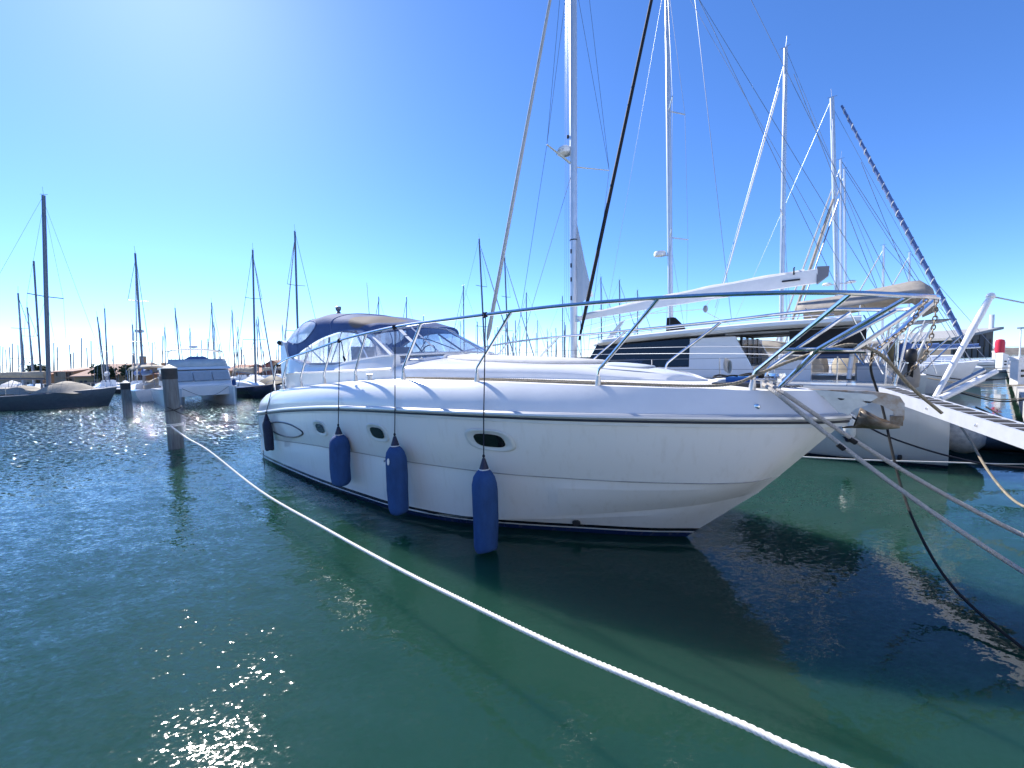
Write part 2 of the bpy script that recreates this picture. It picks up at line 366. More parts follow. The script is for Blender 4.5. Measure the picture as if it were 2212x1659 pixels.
# longitudinal curves (x, half beam, height) read along the hull
LV = {
 'keel': [(0, .05, -.45), (6, .05, -.5), (8.6, .04, -.45), (9.6, .03, -.25), (10.15, 0, -.03)],
 'wl': [(0, 1.60, 0), (.6, 1.70, 0), (2.2, 1.79, 0), (4.0, 1.83, 0), (5.9, 1.79, 0), (7.05, 1.60, 0), (8.0, 1.23, 0), (8.95, .74, 0), (9.7, .33, 0), (10.2, 0, 0)],
 'chine': [(0, 1.66, .06), (.6, 1.77, .06), (2.2, 1.86, .07), (4, 1.90, .08), (5.9, 1.85, .10), (7.05, 1.68, .13), (8.05, 1.38, .19), (8.7, 1.12, .28), (9.66, .70, .43), (10.5, .33, .60), (11.02, 0, .76)],
 'knuckle': [(0, 1.63, .58), (.6, 1.78, .62), (1.5, 1.885, .67), (4, 1.97, .83), (6.1, 1.90, .89), (8, 1.62, .90), (9.3, 1.19, .91), (10.5, .67, .94), (11.0, .36, .97), (11.23, 0, 1.0)],
 'rub': [(0, 1.58, 1.13), (.25, 1.74, 1.16), (.8, 1.88, 1.21), (1.75, 1.985, 1.32), (3.1, 2.05, 1.46), (5.1, 2.075, 1.61), (6.7, 2.02, 1.67), (7.85, 1.88, 1.69), (8.7, 1.69, 1.695), (9.35, 1.49, 1.695), (10.7, .88, 1.69), (11.3, .50, 1.685), (11.62, .24, 1.68), (11.80, 0, 1.675)],
 'deck': [(.12, 1.30, 1.52), (.45, 1.50, 1.60), (1.13, 1.66, 1.72), (2.95, 1.77, 1.88), (4.1, 1.79, 1.97), (5.2, 1.795, 2.03), (6.55, 1.765, 2.07), (8.0, 1.60, 2.06), (9.55, 1.18, 2.015), (10.67, .70, 1.97), (11.1, .44, 1.95), (11.45, .19, 1.94), (11.60, 0, 1.93)],
}
CV = {k: (ipc([p[0] for p in v], [p[1] for p in v]), ipc([p[0] for p in v], [p[2] for p in v]), v[0][0], v[-1][0]) for k, v in LV.items()}
ORDER = ['keel', 'wl', 'chine', 'knuckle', 'rub']
def lev(k, s):
    fy, fz, x0, x1 = CV[k]; x = x0+(x1-x0)*s; return V(x, fy(x), fz(x))
def hull_y(x, z):
    ps = []
    for k in ORDER:
        fy, fz, x0, x1 = CV[k]
        if x <= x1: ps.append((fz(x), fy(x)))
    for (za, ya), (zb, yb) in zip(ps, ps[1:]):
        if za <= z <= zb: return ya+(yb-ya)*(z-za)/(zb-za)
    return ps[-1][1]
SS = [1-(1-i/70)**1.6 for i in range(71)]
def side_rows(sg, levels, bulge=False):
    rows = []
    for s in SS:
        row = []
        ps = [lev(k, s) for k in levels]
        for li, (a, b) in enumerate(zip(ps, ps[1:])):
            if levels[li] in ('knuckle', 'chine'):
                o_ = (.014 if levels[li] == 'knuckle' else .03)*min(1, a.y*3); row.append(V(a.x, sg*max(0, a.y-o_), a.z-.004))
            for q in range(4):
                t = q/4; p = a.lerp(b, t); p.y += .035*math.sin(math.pi*t)*min(1, a.y*2)*(1 if a.z > .3 else 0); row.append(V(p.x, sg*p.y, p.z))
        row.append(V(ps[-1].x, sg*ps[-1].y, ps[-1].z)); rows.append(row)
    return rows
mb = MB()
for sg in (-1, 1):
    rws = side_rows(sg, ORDER); mb.loft(rws)
st = side_rows(-1, ORDER)[0]; st2 = side_rows(1, ORDER)[0]
mb.add(st+st2[::-1], [tuple(range(len(st)*2))])
mb.build('hull', 'yacht_hull', yacht, angle=9)
# rounded deck edge (bulwark) above the rub rail
def bul(sg, s, t, off=0.0):
    a = lev('rub', s); b = lev('deck', s); w_ = min(1, max(0, (s-.40)/.45)); k = V(a.x*.55+b.x*.45, a.y*(1-.38*w_)+b.y*.38*w_+.02*(1-w_)*(1 if a.y > .1 else 0), b.z-.105-.045*w_)
    p = a*(1-t)**2+k*2*t*(1-t)+b*t*t
    return V(p.x, sg*(p.y), p.z+.045)
mb = MB()
for sg in (-1, 1): mb.loft([[bul(sg, s, q/10) for q in range(11)] for s in SS])
a = [bul(-1, 0, q/10) for q in range(11)]; b = [bul(1, 0, q/10) for q in range(11)]
mb.add(a+b[::-1], [tuple(range(22))])
mb.build('bulwark', 'gelcoat', yacht, angle=50)
# rub rail: steel strip over a dark band
mb = MB(); mb2 = MB(); mb3 = MB()
for sg in (-1, 1):
    r1 = []; r2 = []; r3 = []
    for s in SS:
        p = lev('rub', s); q = lev('rub', min(1, s+.002)); pr = lev('rub', max(0, s-.002)); tx = (q-pr); nrm = V(tx.y, -tx.x, 0) if tx.length else V(1, 0, 0)
        nrm = V(-tx.y, tx.x, 0).normalized(); y = V(p.x, p.y, p.z)
        def P(o, z): e = y+nrm*o; return V(e.x, sg*max(0, e.y), e.z+z)
        r1.append([P(-.02, .075), P(.024, .07), P(.044, .052), P(.048, .03), P(.034, .006), P(-.02, .006)])
        r2.append([P(-.02, .004), P(.022, .004), P(.028, -.010), P(.020, -.022), P(-.02, -.022)])
        r3.append([P(-.02, -.024), P(.008, -.024), P(.008, -.062), P(-.02, -.064)])
    mb.loft(r1); mb2.loft(r2); mb3.loft(r3)
mb.build('rub_rail', 'rub_steel', yacht, angle=30); mb2.build('rub_band', 'rub_dark', yacht); mb3.build('rub_flange', 'gelcoat_old', yacht)
for sg in (-1, 1):
    MB().tube([V(p_.x, sg*p_.y, p_.z) for p_ in [lev('knuckle', s)+V(0, .002, 0) for s in SS[:-3]]], .0075, 5).build('knuckle_shade_line', 'dirty_grey', yacht)  # grey strip along the knuckle: the crease's shading line put into colour
# deck
mb = MB(); rows = []
for s in SS:
    b = lev('deck', s); rows.append([V(b.x, b.y*k, b.z+.042+.05*(1-k*k)*min(1, b.y)) for k in (-1, -.93, -.8, -.5, 0, .5, .8, .93, 1)])
mb.loft(rows); mb.build('deck', 'deck_white', yacht, angle=60)
def deck_z(x, y):
    fy, fz, _, _ = CV['deck']; b = max(.05, fy(x)); k = min(1, abs(y)/b); return fz(x)+.042+.05*(1-k*k)*min(1, b)

# cabin trunk and cockpit coaming in one moulding
tr_b = ipc([1.15, 1.5, 3, 5.2, 6.2, 7.1, 8.0, 9.0, 9.8, 10.2, 10.46], [1.38, 1.48, 1.50, 1.46, 1.40, 1.28, 1.08, .80, .50, .29, .0])
zb_ = lambda x: deck_z(x, tr_b(x))-.02
sh_z = ipc([1.15, 1.6, 4.8, 6.4, 7.7, 8.6, 9.4, 10.1, 10.46], [2.14, 2.19, 2.26, 2.29, 2.27, 2.25, 2.19, 2.12, 2.03])
sh_in = ipc([1.15, 5, 8, 9.6, 10.46], [.06, .06, .10, .12, .0])
top_z = ipc([5.0, 5.6, 6.6, 8.0, 9.0, 9.6, 10.2, 10.46], [2.50, 2.50, 2.43, 2.36, 2.30, 2.25, 2.15, 2.04])
mb = MB(); rows = []
xs = [5.2+(10.46-5.2)*(1-(1-i/50)**1.5) for i in range(51)]
for x in xs:
    b = tr_b(x); i_ = sh_in(x); zs = sh_z(x); zt = top_z(x); z0 = zb_(x)
    half = [(b, z0), (b-.01, (z0+zs)/2), (b-i_*.35, zs-.03), (b-i_*.9, zs+.02), (b-i_*1.6-.05*b, zs+.05), (b*.75, zs+(zt-zs)*.55), (b*.45, zs+(zt-zs)*.88), (0, zt)]
    half = [(max(0, y), z) for y, z in half]
    rows.append([V(x, -y, z) for y, z in half]+[V(x, y, z) for y, z in half[-2::-1]])
mb.loft(rows, cap0=True); mb.build('cabin_trunk', 'gelcoat', yacht, angle=48)
win_lo = ipc([1.2, 1.85, 2.63, 3.58, 4.32, 5.32, 5.75], [2.62, 2.47, 2.35, 2.35, 2.43, 2.50, 2.52])
for sg in (-1, 1):
    mb = MB(); rows = []
    for i in range(40):
        x = 1.15+(5.75-1.15)*i/39; b = tr_b(x); z0 = zb_(x)-.03; zs = sh_z(x); zl = win_lo(x); yi = 1.40-.0*x
        yi = b-.10
        rows.append([V(x, sg*y, z) for y, z in [(b, z0), (b-.008, zs-.03), (b+.012, zs), (b-.03, zs+.02), (yi+.01, zl-.03), (yi, zl), (yi-.10, zl), (yi-.11, zl-.05), (yi-.13, 1.75)]])
    mb.loft(rows, cap0=True, cap1=True); mb.build('coaming', 'gelcoat', yacht, angle=30)
mb = MB()   # cockpit sole, aft bulkhead, seats, helm console
mb.box((3.3, 0, 1.98), (4.4, 2.6, .10)); mb.build('cockpit_sole', 'teak', yacht)
MB().box((1.12, 0, 2.15), (.10, 2.75, .55)).build('aft_bulkhead', 'gelcoat', yacht)
mb = MB(); mb.box((4.75, .45, 2.32), (.5, 1.0, .55)); mb.build('helm_console', 'gelcoat_old', yacht)
MB().tube([V(4.42+.10*math.cos(g), .45+.19*math.cos(g+1.57), 2.60+.16*math.sin(g+1.57)) for g in [i*2*math.pi/20 for i in range(21)]], .012, 6).build('steering_wheel', 'black_plastic', yacht)
for y in (.5, -.55): MB().box((3.6, y, 2.28), (.5, .55, .5)).box((3.36, y, 2.58), (.1, .52, .36)).build('helm_seat', 'canvas_white', yacht)
MB().box((1.75, 0, 2.22), (.7, 2.2, .4)).build('aft_bench', 'canvas_white', yacht)

# radar arch fins beside the canopy
for sg in (-1, 1):
    poly = [V(1.02, sg*1.42, 2.05), V(1.62, sg*1.42, 2.2), V(1.30, sg*1.36, 2.55), V(1.02, sg*1.33, 2.95), V(.78, sg*1.30, 3.02), V(.80, sg*1.33, 2.8), V(.90, sg*1.38, 2.4)]
    MB().prism(poly, (0, -sg*.09, 0)).build('arch_fin', 'gelcoat', yacht)
MB().tube([V(.80, -1.32, 2.92), V(.74, -1.34, 2.97)], [.05, .055], 10).build('deck_speaker', 'black_plastic', yacht)

# windscreen: side panes, front panes, pillars
def side_top(x): return ipc([1.25, 2.0, 2.94, 3.75, 4.4, 4.75, 5.75], [2.52, 2.73, 2.99, 3.07, 3.05, 2.96, 2.54])(x)
def side_pt(sg, x, t, off=0.0):
    zl = win_lo(x); zt = max(zl+.005, side_top(x)); z = zl+(zt-zl)*t; yo = tr_b(min(x, 5.5))-.12; y = yo-(z-zl)*.42
    return V(x, sg*(y+off), z)
for sg in (-1, 1):
    for (xa, xb, mt, nm) in ((1.75, 4.02, 'vinyl', 'side_window'), (4.06, 5.70, 'vinyl', 'wing_pane')):
        mb = MB(); mb.loft([[side_pt(sg, xa+(xb-xa)*i/24, t/6) for t in range(7)] for i in range(25)])
        mb.build(nm, mt, yacht)
    for x0, x1 in ((4.9, 4.04), (3.35, 2.95)):
        MB().tube([side_pt(sg, x0, .0, -.01), side_pt(sg, x1, .97, -.01)], .022, 6).build('window_strut', 'alu', yacht)
    MB().tube([side_pt(sg, 1.8+(5.7-1.8)*i/30, .0, .012) for i in range(31)], .018, 6).build('window_sill', 'gelcoat', yacht)
wb = sm([(5.66, -1.34, 2.515), (5.98, -.9, 2.53), (6.15, 0, 2.55), (5.96, .9, 2.53), (5.60, 1.34, 2.515)], 8)
wt = sm([(4.70, -1.13, 2.93), (4.98, -.7, 3.05), (5.10, 0, 3.10), (4.98, .7, 3.05), (4.70, 1.13, 2.95)], 8)
for (i0, i1) in ((0, 11), (11, 21), (21, 32)):
    mb = MB(); rows = []
    for i in range(i0, i1+1):
        rows.append([wb[i].lerp(wt[i], t/5) for t in range(6)])
    mb.loft(rows).build('windscreen_pane', 'windscreen_tint', yacht)
for i in (0, 11, 21, 32):
    MB().tube([wb[i]+V(.01, 0, 0), wt[i]+V(.01, 0, 0)], .034 if i in (0, 32) else .018, 8, flat=.6).build('windscreen_pillar', 'paint_white' if i in (0, 32) else 'alu', yacht)
MB().tube(wb, .022, 6).build('windscreen_base', 'paint_white', yacht)
MB().tube(wt, .02, 6).build('windscreen_header', 'alu', yacht)
# wiper with its white covers
MB().tube([V(6.12, -.25, 2.60), V(5.72, -.55, 2.80), V(5.45, -.82, 2.86)], .012, 6).build('wiper_arm', 'steel', yacht)
q = V(5.42, -.84, 2.875); dr = (wt[5]-wb[5]).normalized()
for s_, nm in ((-1, 'wiper_blade'), (1, 'wiper_blade')):
    a = q+dr*(s_*.03)+V(.02, -.02, 0); b = q+dr*(s_*.30)+V(.03, -.02, 0); sd_ = V(.25, .6, 0).normalized()*.035
    MB().prism([a-sd_, a+sd_, b+sd_, b-sd_], (.012, -.012, .008)).build(nm, 'paint_white', yacht)

# canvas canopy: arched cloth, clear lens-shaped window in each quarter
cz = ipc([.95, 1.3, 1.9, 2.5, 3.4, 4.4, 5.12], [3.28, 3.46, 3.58, 3.60, 3.48, 3.30, 3.10])
ez = ipc([.95, 1.25, 2.0, 2.94, 3.75, 4.4, 4.72, 5.12], [2.45, 2.50, 2.74, 3.00, 3.08, 3.05, 2.95, 3.08])
ew = ipc([.95, 1.25, 2, 2.94, 3.75, 4.72, 5.12], [1.26, 1.31, 1.30, 1.21, 1.17, 1.14, .02])
def can_pt(x, a, off=0.0):             # a in [-1,1] across
    w_ = ew(x)+off; e = ez(x); c_ = cz(x)+off; k = abs(a)
    g = k*math.pi/2
    y = w_*math.sin(g)**.68 if k > 0 else 0; z = e+(c_-e)*max(0, math.cos(g))**.50
    z += .012*math.sin(x*7+a*9)*(1-k)
    return V(x, math.copysign(y, a), z)
NX, NA = 64, 56
def in_win(x, a):
    k = abs(a); return ((x-1.80)/.74)**2+((k-.765-.09*(x-1.80))/.19)**2 < 1
mb = MB(); vs = [can_pt(.95+(5.12-.95)*i/NX, -1+2*j/NA) for i in range(NX+1) for j in range(NA+1)]; fs = []
for i in range(NX):
    for j in range(NA):
        if not in_win(.95+(5.12-.95)*(i+.5)/NX, -1+2*(j+.5)/NA): fs.append((i*(NA+1)+j, i*(NA+1)+j+1, (i+1)*(NA+1)+j+1, (i+1)*(NA+1)+j))
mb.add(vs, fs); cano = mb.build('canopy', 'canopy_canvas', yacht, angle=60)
for sg in (-1, 1):
    mb = MB(); n = 36; ctr = can_pt(1.98, sg*.70, .008); rim = []; rows = []
    for q_ in range(6):
        row = []
        for i in range(n):
            g = 2*math.pi*i/n; f = q_/5*1.05; x = 1.80+.74*f*math.cos(g); k = .765+.09*(x-1.80)+.19*f*math.sin(g); row.append(can_pt(x, sg*min(.99, k), .008))
        rows.append(row)
    mb.loft(rows, True); wn = mb.build('canopy_window', 'vinyl_milky', cano)
    MB().tube(rows[-1]+[rows[-1][0]], .012, 6).build('window_piping', 'canvas_navy', cano)
    MB().tube([can_pt(.97+(4.72-.97)*i/40, sg*1.0, .004) for i in range(41)], .016, 6).build('hem', 'canvas_navy', cano)
for x in (1.75, 3.2):
    MB().tube([can_pt(x, -1+2*j/30, .002) for j in range(31)], .011, 6).build('seam', 'canvas_navy', cano)
mb = MB(); mb.loft([[can_pt(.95, -1+2*j/30) for j in range(31)], [V(.97, 1.28*(-1+2*j/30), 2.40) for j in range(31)]]); mb.build('aft_curtain', 'vinyl', cano)
MB().tube([can_pt(.95, -1+2*j/30, .004) for j in range(31)], .03, 6).build('aft_hem', 'canvas_navy', cano)
for sg in (-1, 1):
    MB().prism([V(.96, sg*1.30, 2.34), V(1.22, sg*1.34, 2.38), V(1.17, sg*1.33, 2.62), V(.95, sg*1.29, 2.9)], (0, -sg*.01, 0)).build('curtain_strap', 'canvas_navy', cano)
for xa, ya in ((2.2, 1.25), (3.6, 1.1)):   # bows that carry the cloth
    MB().tube([V(3.0, -ya*1.02, 2.42)]+[can_pt(xa, -1+2*j/14, -.03) for j in range(15)]+[V(3.0, ya*1.02, 2.42)], .012, 6).build('canopy_bow', 'alu', cano)
MB().lathe([(.14, 0), (.12, .06), (.075, .2), (.05, .22), (.04, .25), (.065, .27), (.03, .30), (.06, .33), (.07, .36), (.075, .42), (.06, .43)], (1.45, -.1, 3.46), 14).build('mast_light', 'alu_dark', yacht)
MB().tube([V(1.95, .5, 3.40), V(1.30, .85, 4.65)], [.013, .006], 6).build('whip_antenna', 'paint_white', yacht)

# portlights
def hull_frame(x, z, sg=-1):
    y = hull_y(x, z); tx = V(.2, sg*(hull_y(x+.1, z)-hull_y(x-.1, z)), 0).normalized(); tz = V(0, sg*(hull_y(x, z+.08)-hull_y(x, z-.08)), .16).normalized()
    n = tx.cross(tz); n = n if n.y*sg > 0 else -n
    return V(x, sg*y, z), tx, tz, n
def rrect(w_, h_, n=28, e=3.0, skew=0.0):
    out = []
    for i in range(n):
        g = 2*math.pi*i/n; c_, s_ = math.cos(g), math.sin(g)
        x = math.copysign(abs(c_)**(2/e), c_)*w_/2; y = math.copysign(abs(s_)**(2/e), s_)*h_/2; out.append((x+skew*y, y))
    return out
for (x, z, w_, h_) in ((4.36, 1.22, .42, .235), (6.20, 1.315, .44, .25), (8.31, 1.385, .58, .26)):
    for sg in (-1, 1):
        p, tx, tz, n = hull_frame(x, z, sg); A = rrect(w_, h_, skew=-.25); rows = []
        for (k, o) in ((1.20, .034), (1.14, .047), (1.0, .047), (.90, .037), (.74, .035)):
            rows.append([p+tx*(a*k)+tz*(b*k)+n*o for a, b in A])
        fr = MB().loft(rows, True).build('porthole', 'gelcoat_old', yacht, angle=60)
        MB().add([p+tx*(a*.98+.0)+tz*(b*.98)+n*.043 for a, b in [(q1*.76, q2*.72) for q1, q2 in A]], [tuple(range(len(A)))]).build('porthole_glass', 'pane_dark', fr)
# pointed oval trim ring by the stern, pop-up cleat, fittings
for sg in (-1, 1):
    pts = []
    for i in range(41):
        g = 2*math.pi*i/40; x = 2.55+1.0*math.cos(g)*(1.0 if math.cos(g) > 0 else .95); z = 1.02+.03*math.cos(g)+.155*math.sin(g)*(1-.35*max(0, math.cos(g))**3)
        p, tx, tz, n = hull_frame(x, z, sg); pts.append(p+n*.036)
    MB().tube(pts, .016, 6, caps=False).build('oval_trim', 'rub_dark', yacht)
    p, tx, tz, n = hull_frame(9.05, .20, sg)
    MB().tube([p+n*.0, p+n*.02], .055, 12).build('thruster_ring', 'rub_dark', yacht)
    # side bow eye
    p = bul(sg, .945, .42); MB().lathe([(.03, 0), (.028, .012), (.012, .018)], p, 12, M=Matrix.Rotation(R(90*sg*-1), 3, 'X')).build('through_fitting', 'steel', yacht)
def cleat(x, y, nm='cleat', l=.16):
    z = deck_z(x, y); mb = MB(); mb.box((x, y, z+.006), (l*1.3, .06, .012))
    for k in (-1, 1):
        mb.tube([V(x+k*l*.22, y, z), V(x+k*l*.26, y, z+.09)], [.022, .018], 8); mb.tube([V(x+k*l*.1, y, z+.095), V(x+k*l*.62, y, z+.10)], [.02, .012], 8)
    mb.build(nm, 'steel_dull', yacht)
cleat(5.46, -1.66); cleat(5.46, 1.66); cleat(11.12, -.30); cleat(11.12, .30); cleat(1.5, -1.6)
# sun pad and flush hatch
def pad(xa, xb, wa, wb, th, nm, m, e=2.6, lift=.0):
    A = rrect(1, 1, 44, e); mb = MB(); rows = []
    for (k, o) in ((1.0, 0), (1.02, th*.5), (1.0, th*.85), (.96, th), (.6, th*1.12), (.2, th*1.15)):
        row = []
        for a, b in A:
            x = (xa+xb)/2+a*(xb-xa)*k; f = (x-xa)/(xb-xa); wd = wa+(wb-wa)*min(1, max(0, f)); y = b*wd*2*k
            zz = sh_z(x)+(top_z(x)-sh_z(x))*max(0, 1-(abs(y)/max(.2, tr_b(x)))**2)*.95
            row.append(V(x, y, zz+o+lift))
        rows.append(row)
    po = mb.loft(rows, True, False, True).build(nm, m, yacht, angle=50)
    MB().tube(rows[0]+[rows[0][0]], .009, 5, caps=False).build('piping', 'dirty_grey', po)
pad(5.78, 9.02, .70, .66, .055, 'sun_pad', 'canvas_white', 2.4)
pad(9.15, 9.75, .34, .26, .03, 'deck_hatch', 'gelcoat_old', 4)
MB().tube([V(5.35, -1.05, 2.46), V(6.0, -.95, 2.45)], .02, 8).build('grab_rail', 'steel', yacht)
# anchor locker and windlass on the foredeck
MB().box((10.85, 0, deck_z(10.85, 0)+.012), (.55, .62, .03)).build('anchor_locker_lid', 'rub_dark', yacht)
MB().box((10.83, .02, deck_z(10.85, 0)+.05), (.30, .24, .07)).build('locker_tray', 'blue_plastic', yacht)
MB().lathe([(.08, 0), (.09, .02), (.05, .05), (.05, .09), (.09, .12), (.085, .15)], (11.18, 0, deck_z(11.18, 0)), 14).build('windlass', 'steel', yacht)
MB().lathe([(.09, 0), (.085, .02), (.03, .04)], (10.55, .25, deck_z(10.55, .25)), 16).build('deck_vent', 'gelcoat', yacht)

# bow rail
railS = [(1.02, -1.60, 1.78), (1.12, -1.64, 2.0), (1.25, -1.66, 2.18), (1.48, -1.68, 2.38), (2.17, -1.71, 2.525), (3.32, -1.755, 2.65), (4.8, -1.81, 2.81), (5.75, -1.80, 2.89), (6.45, -1.79, 2.93), (7.1, -1.775, 2.947), (7.9, -1.73, 2.955), (8.63, -1.64, 2.97), (9.36, -1.52, 2.98), (10.3, -1.285, 2.975), (11.1, -1.03, 2.95), (11.6, -.87, 2.915), (11.94, -.76, 2.875), (12.2, -.62, 2.84), (12.36, -.42, 2.83), (12.41, 0, 2.84)]
railP = [(x, -y, z if x < 3 else z-.02-(.09 if x < 10 else .09*max(0, (11.6-x)/1.6))) for x, y, z in railS]
MB().tube(sm(railS, 5), .0215, 8).build('top_rail', 'steel', yacht)
MB().tube(sm(railP, 5), .0215, 8).build('top_rail', 'steel', yacht)
rS = [(1.71, 2.18), (2.82, 3.31), (3.94, 4.48), (5.14, 5.66), (6.52, 7.09), (7.96, 8.66), (9.54, 10.31), (11.01, 11.8)]
def raily(x): p = [q for q in railS]; return (np.interp(x, [q[0] for q in p], [q[1] for q in p]), np.interp(x, [q[0] for q in p], [q[2] for q in p]))
for sg in (-1, 1):
    for xb, xt in rS:
        yb = CV['deck'][0](xb)-.05; zb = deck_z(xb, yb); yt, zt = raily(xt); yt = abs(yt); zt -= 0 if sg < 0 else (.11 if xt < 10.5 else .05)
        kx = xb+.02; p0 = V(xb, sg*yb, zb-.01); p1 = V(kx, sg*(yb+.005), zb+.17); p2 = V(kx+(xt-kx)*.12, sg*(yb+(yt-yb)*.12), zb+.27); p3 = V(xt, sg*yt, zt-.005)
        st_ = MB().tube(sm([p0, p1, p2, p2.lerp(p3, .5), p3], 4), .0205, 8).build('stanchion', 'steel', yacht)
        MB().tube([p0, p0+V(.004, 0, .05), p0+V(.01, 0, .12)], [.038, .035, .024], 10).build('stanchion_foot', 'steel_dull', st_)
# lower pulpit loop and its struts
lo = [(11.26, -.47, 2.42), (11.55, -.46, 2.415), (11.8, -.42, 2.40), (11.98, -.25, 2.39), (12.03, 0, 2.39), (11.98, .25, 2.39), (11.8, .42, 2.40), (11.55, .46, 2.415), (11.26, .47, 2.42)]
MB().tube(sm(lo, 5), 0.0195, 8).build('pulpit_lower_rail', 'steel', yacht)
for a, b in (((11.56, -.46, 2.41), (12.19, -.63, 2.84)), ((11.84, -.40, 2.40), (12.33, -.45, 2.83)), ((12.02, -.1, 2.39), (12.40, -.12, 2.84)), ((12.02, .1, 2.39), (12.40, .12, 2.84)), ((11.84, .40, 2.40), (12.33, .45, 2.83)), ((11.22, .30, 2.0), (11.56, .46, 2.41)), ((11.22, -.30, 2.0), (11.56, -.46, 2.41)), ((11.56, .46, 2.41), (12.19, .63, 2.82))):
    MB().tube([a, b], .0205, 8).build('pulpit_strut', 'steel', yacht)
MB().tube(sm([(4.8, 1.79, 2.52), (8, 1.66, 2.54), (10.3, 1.05, 2.5), (11.56, .46, 2.415)], 6), .004, 5).build('guard_wire', 'wire', yacht)
MB().tube(sm([(4.8, 1.78, 2.42), (8, 1.63, 2.44), (10.3, .95, 2.4), (11.4, .47, 2.35)], 6), .004, 5).build('guard_wire', 'paint_white', yacht)
# bow roller
for sg in (-1, 1):
    poly = [V(11.1, sg*.075, 1.985), V(11.5, sg*.075, 1.99), V(12.0, sg*.075, 1.955), V(12.03, sg*.075, 1.93), V(11.98, sg*.075, 1.885), V(11.62, sg*.075, 1.92), V(11.1, sg*.075, 1.965)]
    MB().prism(poly, (0, sg*.012, 0)).build('bow_roller', 'steel_dull', yacht)
mb = MB(); mb.prism([V(11.35, .062, 1.96), V(11.62, .062, 1.955), V(11.90, .062, 1.90), V(11.96, .062, 1.85), V(11.86, .062, 1.80), V(11.80, .062, 1.72), V(11.62, .062, 1.74)], (0, -.124, 0)); mb.build('roller_fairing', 'steel_dull', yacht)
for x, z in ((11.96, 1.90), (11.75, 1.92)): MB().tube([V(x, -.085, z), V(x, .085, z)], .032, 12).build('roller', 'rubber', yacht)
# ================================================================== fenders, ropes and anchor of the yacht
def fender(x, y, z0, z1, r, m, label, railx, sag=0.0, tear=False, hole=None):
    t = thing('fender', label, 'fender', (x, y, z0), YO, 'fenders along the motor yacht')
    h = z1-z0; mb = MB(); n = 26; rows = []; rr = random.Random(int(x*100))
    prof = [(.0, .02), (.62, .0), (.86, .012), (.93, .05), (.95, .16), (.985, .35), (1.0, .55), (1.0, .74), (.96, .83), (.84, .91), (.62, .965), (.40, 1.0), (.0, 1.0)]
    for k, (a, f) in enumerate(prof):
        row = []
        for i in range(n):
            g = 2*math.pi*i/n; wob = 1+.035*math.sin(g*3+f*7+x)+.02*math.sin(g*7+f*11)*(1 if f < .9 else .4)+(sag*.12*math.sin(g*2+1)*(1-f))
            row.append(V(x+math.cos(g)*r*a*wob+sag*.05*(1-f), y+math.sin(g)*r*a*wob*(1-.25*sag), z0+h*f+(.02*math.sin(g*2+x)*(1 if f < .1 else 0))))
        rows.append(row)
    bd = mb.loft(rows, True).build('cover', m, t, angle=70)
    if tear:
        for (g0, f0, w_, h_) in tear:
            P = []
            for i in range(12):
                q = 2*math.pi*i/12; g = g0+math.cos(q)*w_; f = f0+math.sin(q)*h_; a = np.interp(f, [p[1] for p in prof[1:]], [p[0] for p in prof[1:]])
                P.append(V(x+math.cos(g)*r*a*1.055, y+math.sin(g)*r*a*1.055, z0+h*f))
            MB().add(P, [tuple(range(12))]).build('bare_patch', 'fender_white', bd)
    MB().lathe([(r*.42, 0), (r*.36, .03), (r*.24, .09), (r*.15, .135), (r*.12, .15)], (x, y, z1-.012), 14).build('end_cap', 'fender_navy', t)
    MB().tube([V(x+r*.4*math.cos(i*.52), y+r*.4*math.sin(i*.52), z1+.004) for i in range(13)], .008, 5, caps=False).build('cover_seam', 'fender_white' if m == 'fender_blue' else 'fender_navy', t)
    ry, rz = raily(railx); top = V(railx, ry, rz+.012); e = V(x, y, z1+.14)
    ua, va = pix(yw(top)); ub, vb = pix(yw(e)); best = None
    for k in range(61):                # where the plumb line crosses the rub rail
        xr = min(x, railx)-.3+k*.02; q_ = V(xr, -CV['rub'][0](xr)-.055, CV['rub'][1](xr)+.03); uq, vq = pix(yw(q_)); er = abs(uq-(ua+(ub-ua)*(vq-va)/(vb-va)))
        if best is None or er < best[0]: best = (er, q_)
    rub_p = best[1]
    path = [e, rub_p, top]
    MB().tube([path[0], path[1], path[1].lerp(path[2], .04), path[2]], .0075, 6).build('lanyard', 'navy_rope', t)
    mb = MB()
    for k in range(3):
        mb.tube([top+V(-.03+.022*k, math.cos(i*.6)*.026, math.sin(i*.6)*.026-.012) for i in range(12)], .009, 5)
    mb.tube([top+V(.0, -.02, -.02), top+V(.01, -.035, -.05)], .018, 6)
    mb.build('knot', 'navy_rope', t)
    MB().lathe([(.004, 0), (.016, .01), (.018, .03), (.01, .045)], e, 8).build('splice', 'navy_rope', t)
fender(1.80, -2.08, .50, 1.18, .145, 'fender_dark', 'dark sagging fender hanging at the stern corner of the motor yacht', 1.55, sag=1.6)
fender(5.24, -2.15, .36, 1.20, .165, 'fender_blue', 'blue covered fender hanging between the two aft portholes of the motor yacht', 4.78, tear=[(-2.5, .86, .16, .035)])
fender(6.80, -2.10, .22, 1.19, .165, 'fender_blue', 'blue covered fender with torn cover showing two white patches', 6.47, sag=.5, tear=[(-1.25, .80, .13, .05), (-2.55, .77, .20, .018)])
fender(8.38, -1.90, .035, 1.05, .16, 'fender_blue', 'long blue covered fender hanging below the forward porthole of the motor yacht', 8.28)
MB().tube(sm([yw((2.0+.15, -2.3, .55)), yw((1.80, -2.18, .50)), yw((1.76, -2.17, .30)), yw((1.78, -2.17, .02))], 5), .007, 5).build('tail_rope', 'navy_rope', label='short dark rope end trailing from the sagging stern fender', cat='rope', base=yw((1.8, -2.18, 0)))
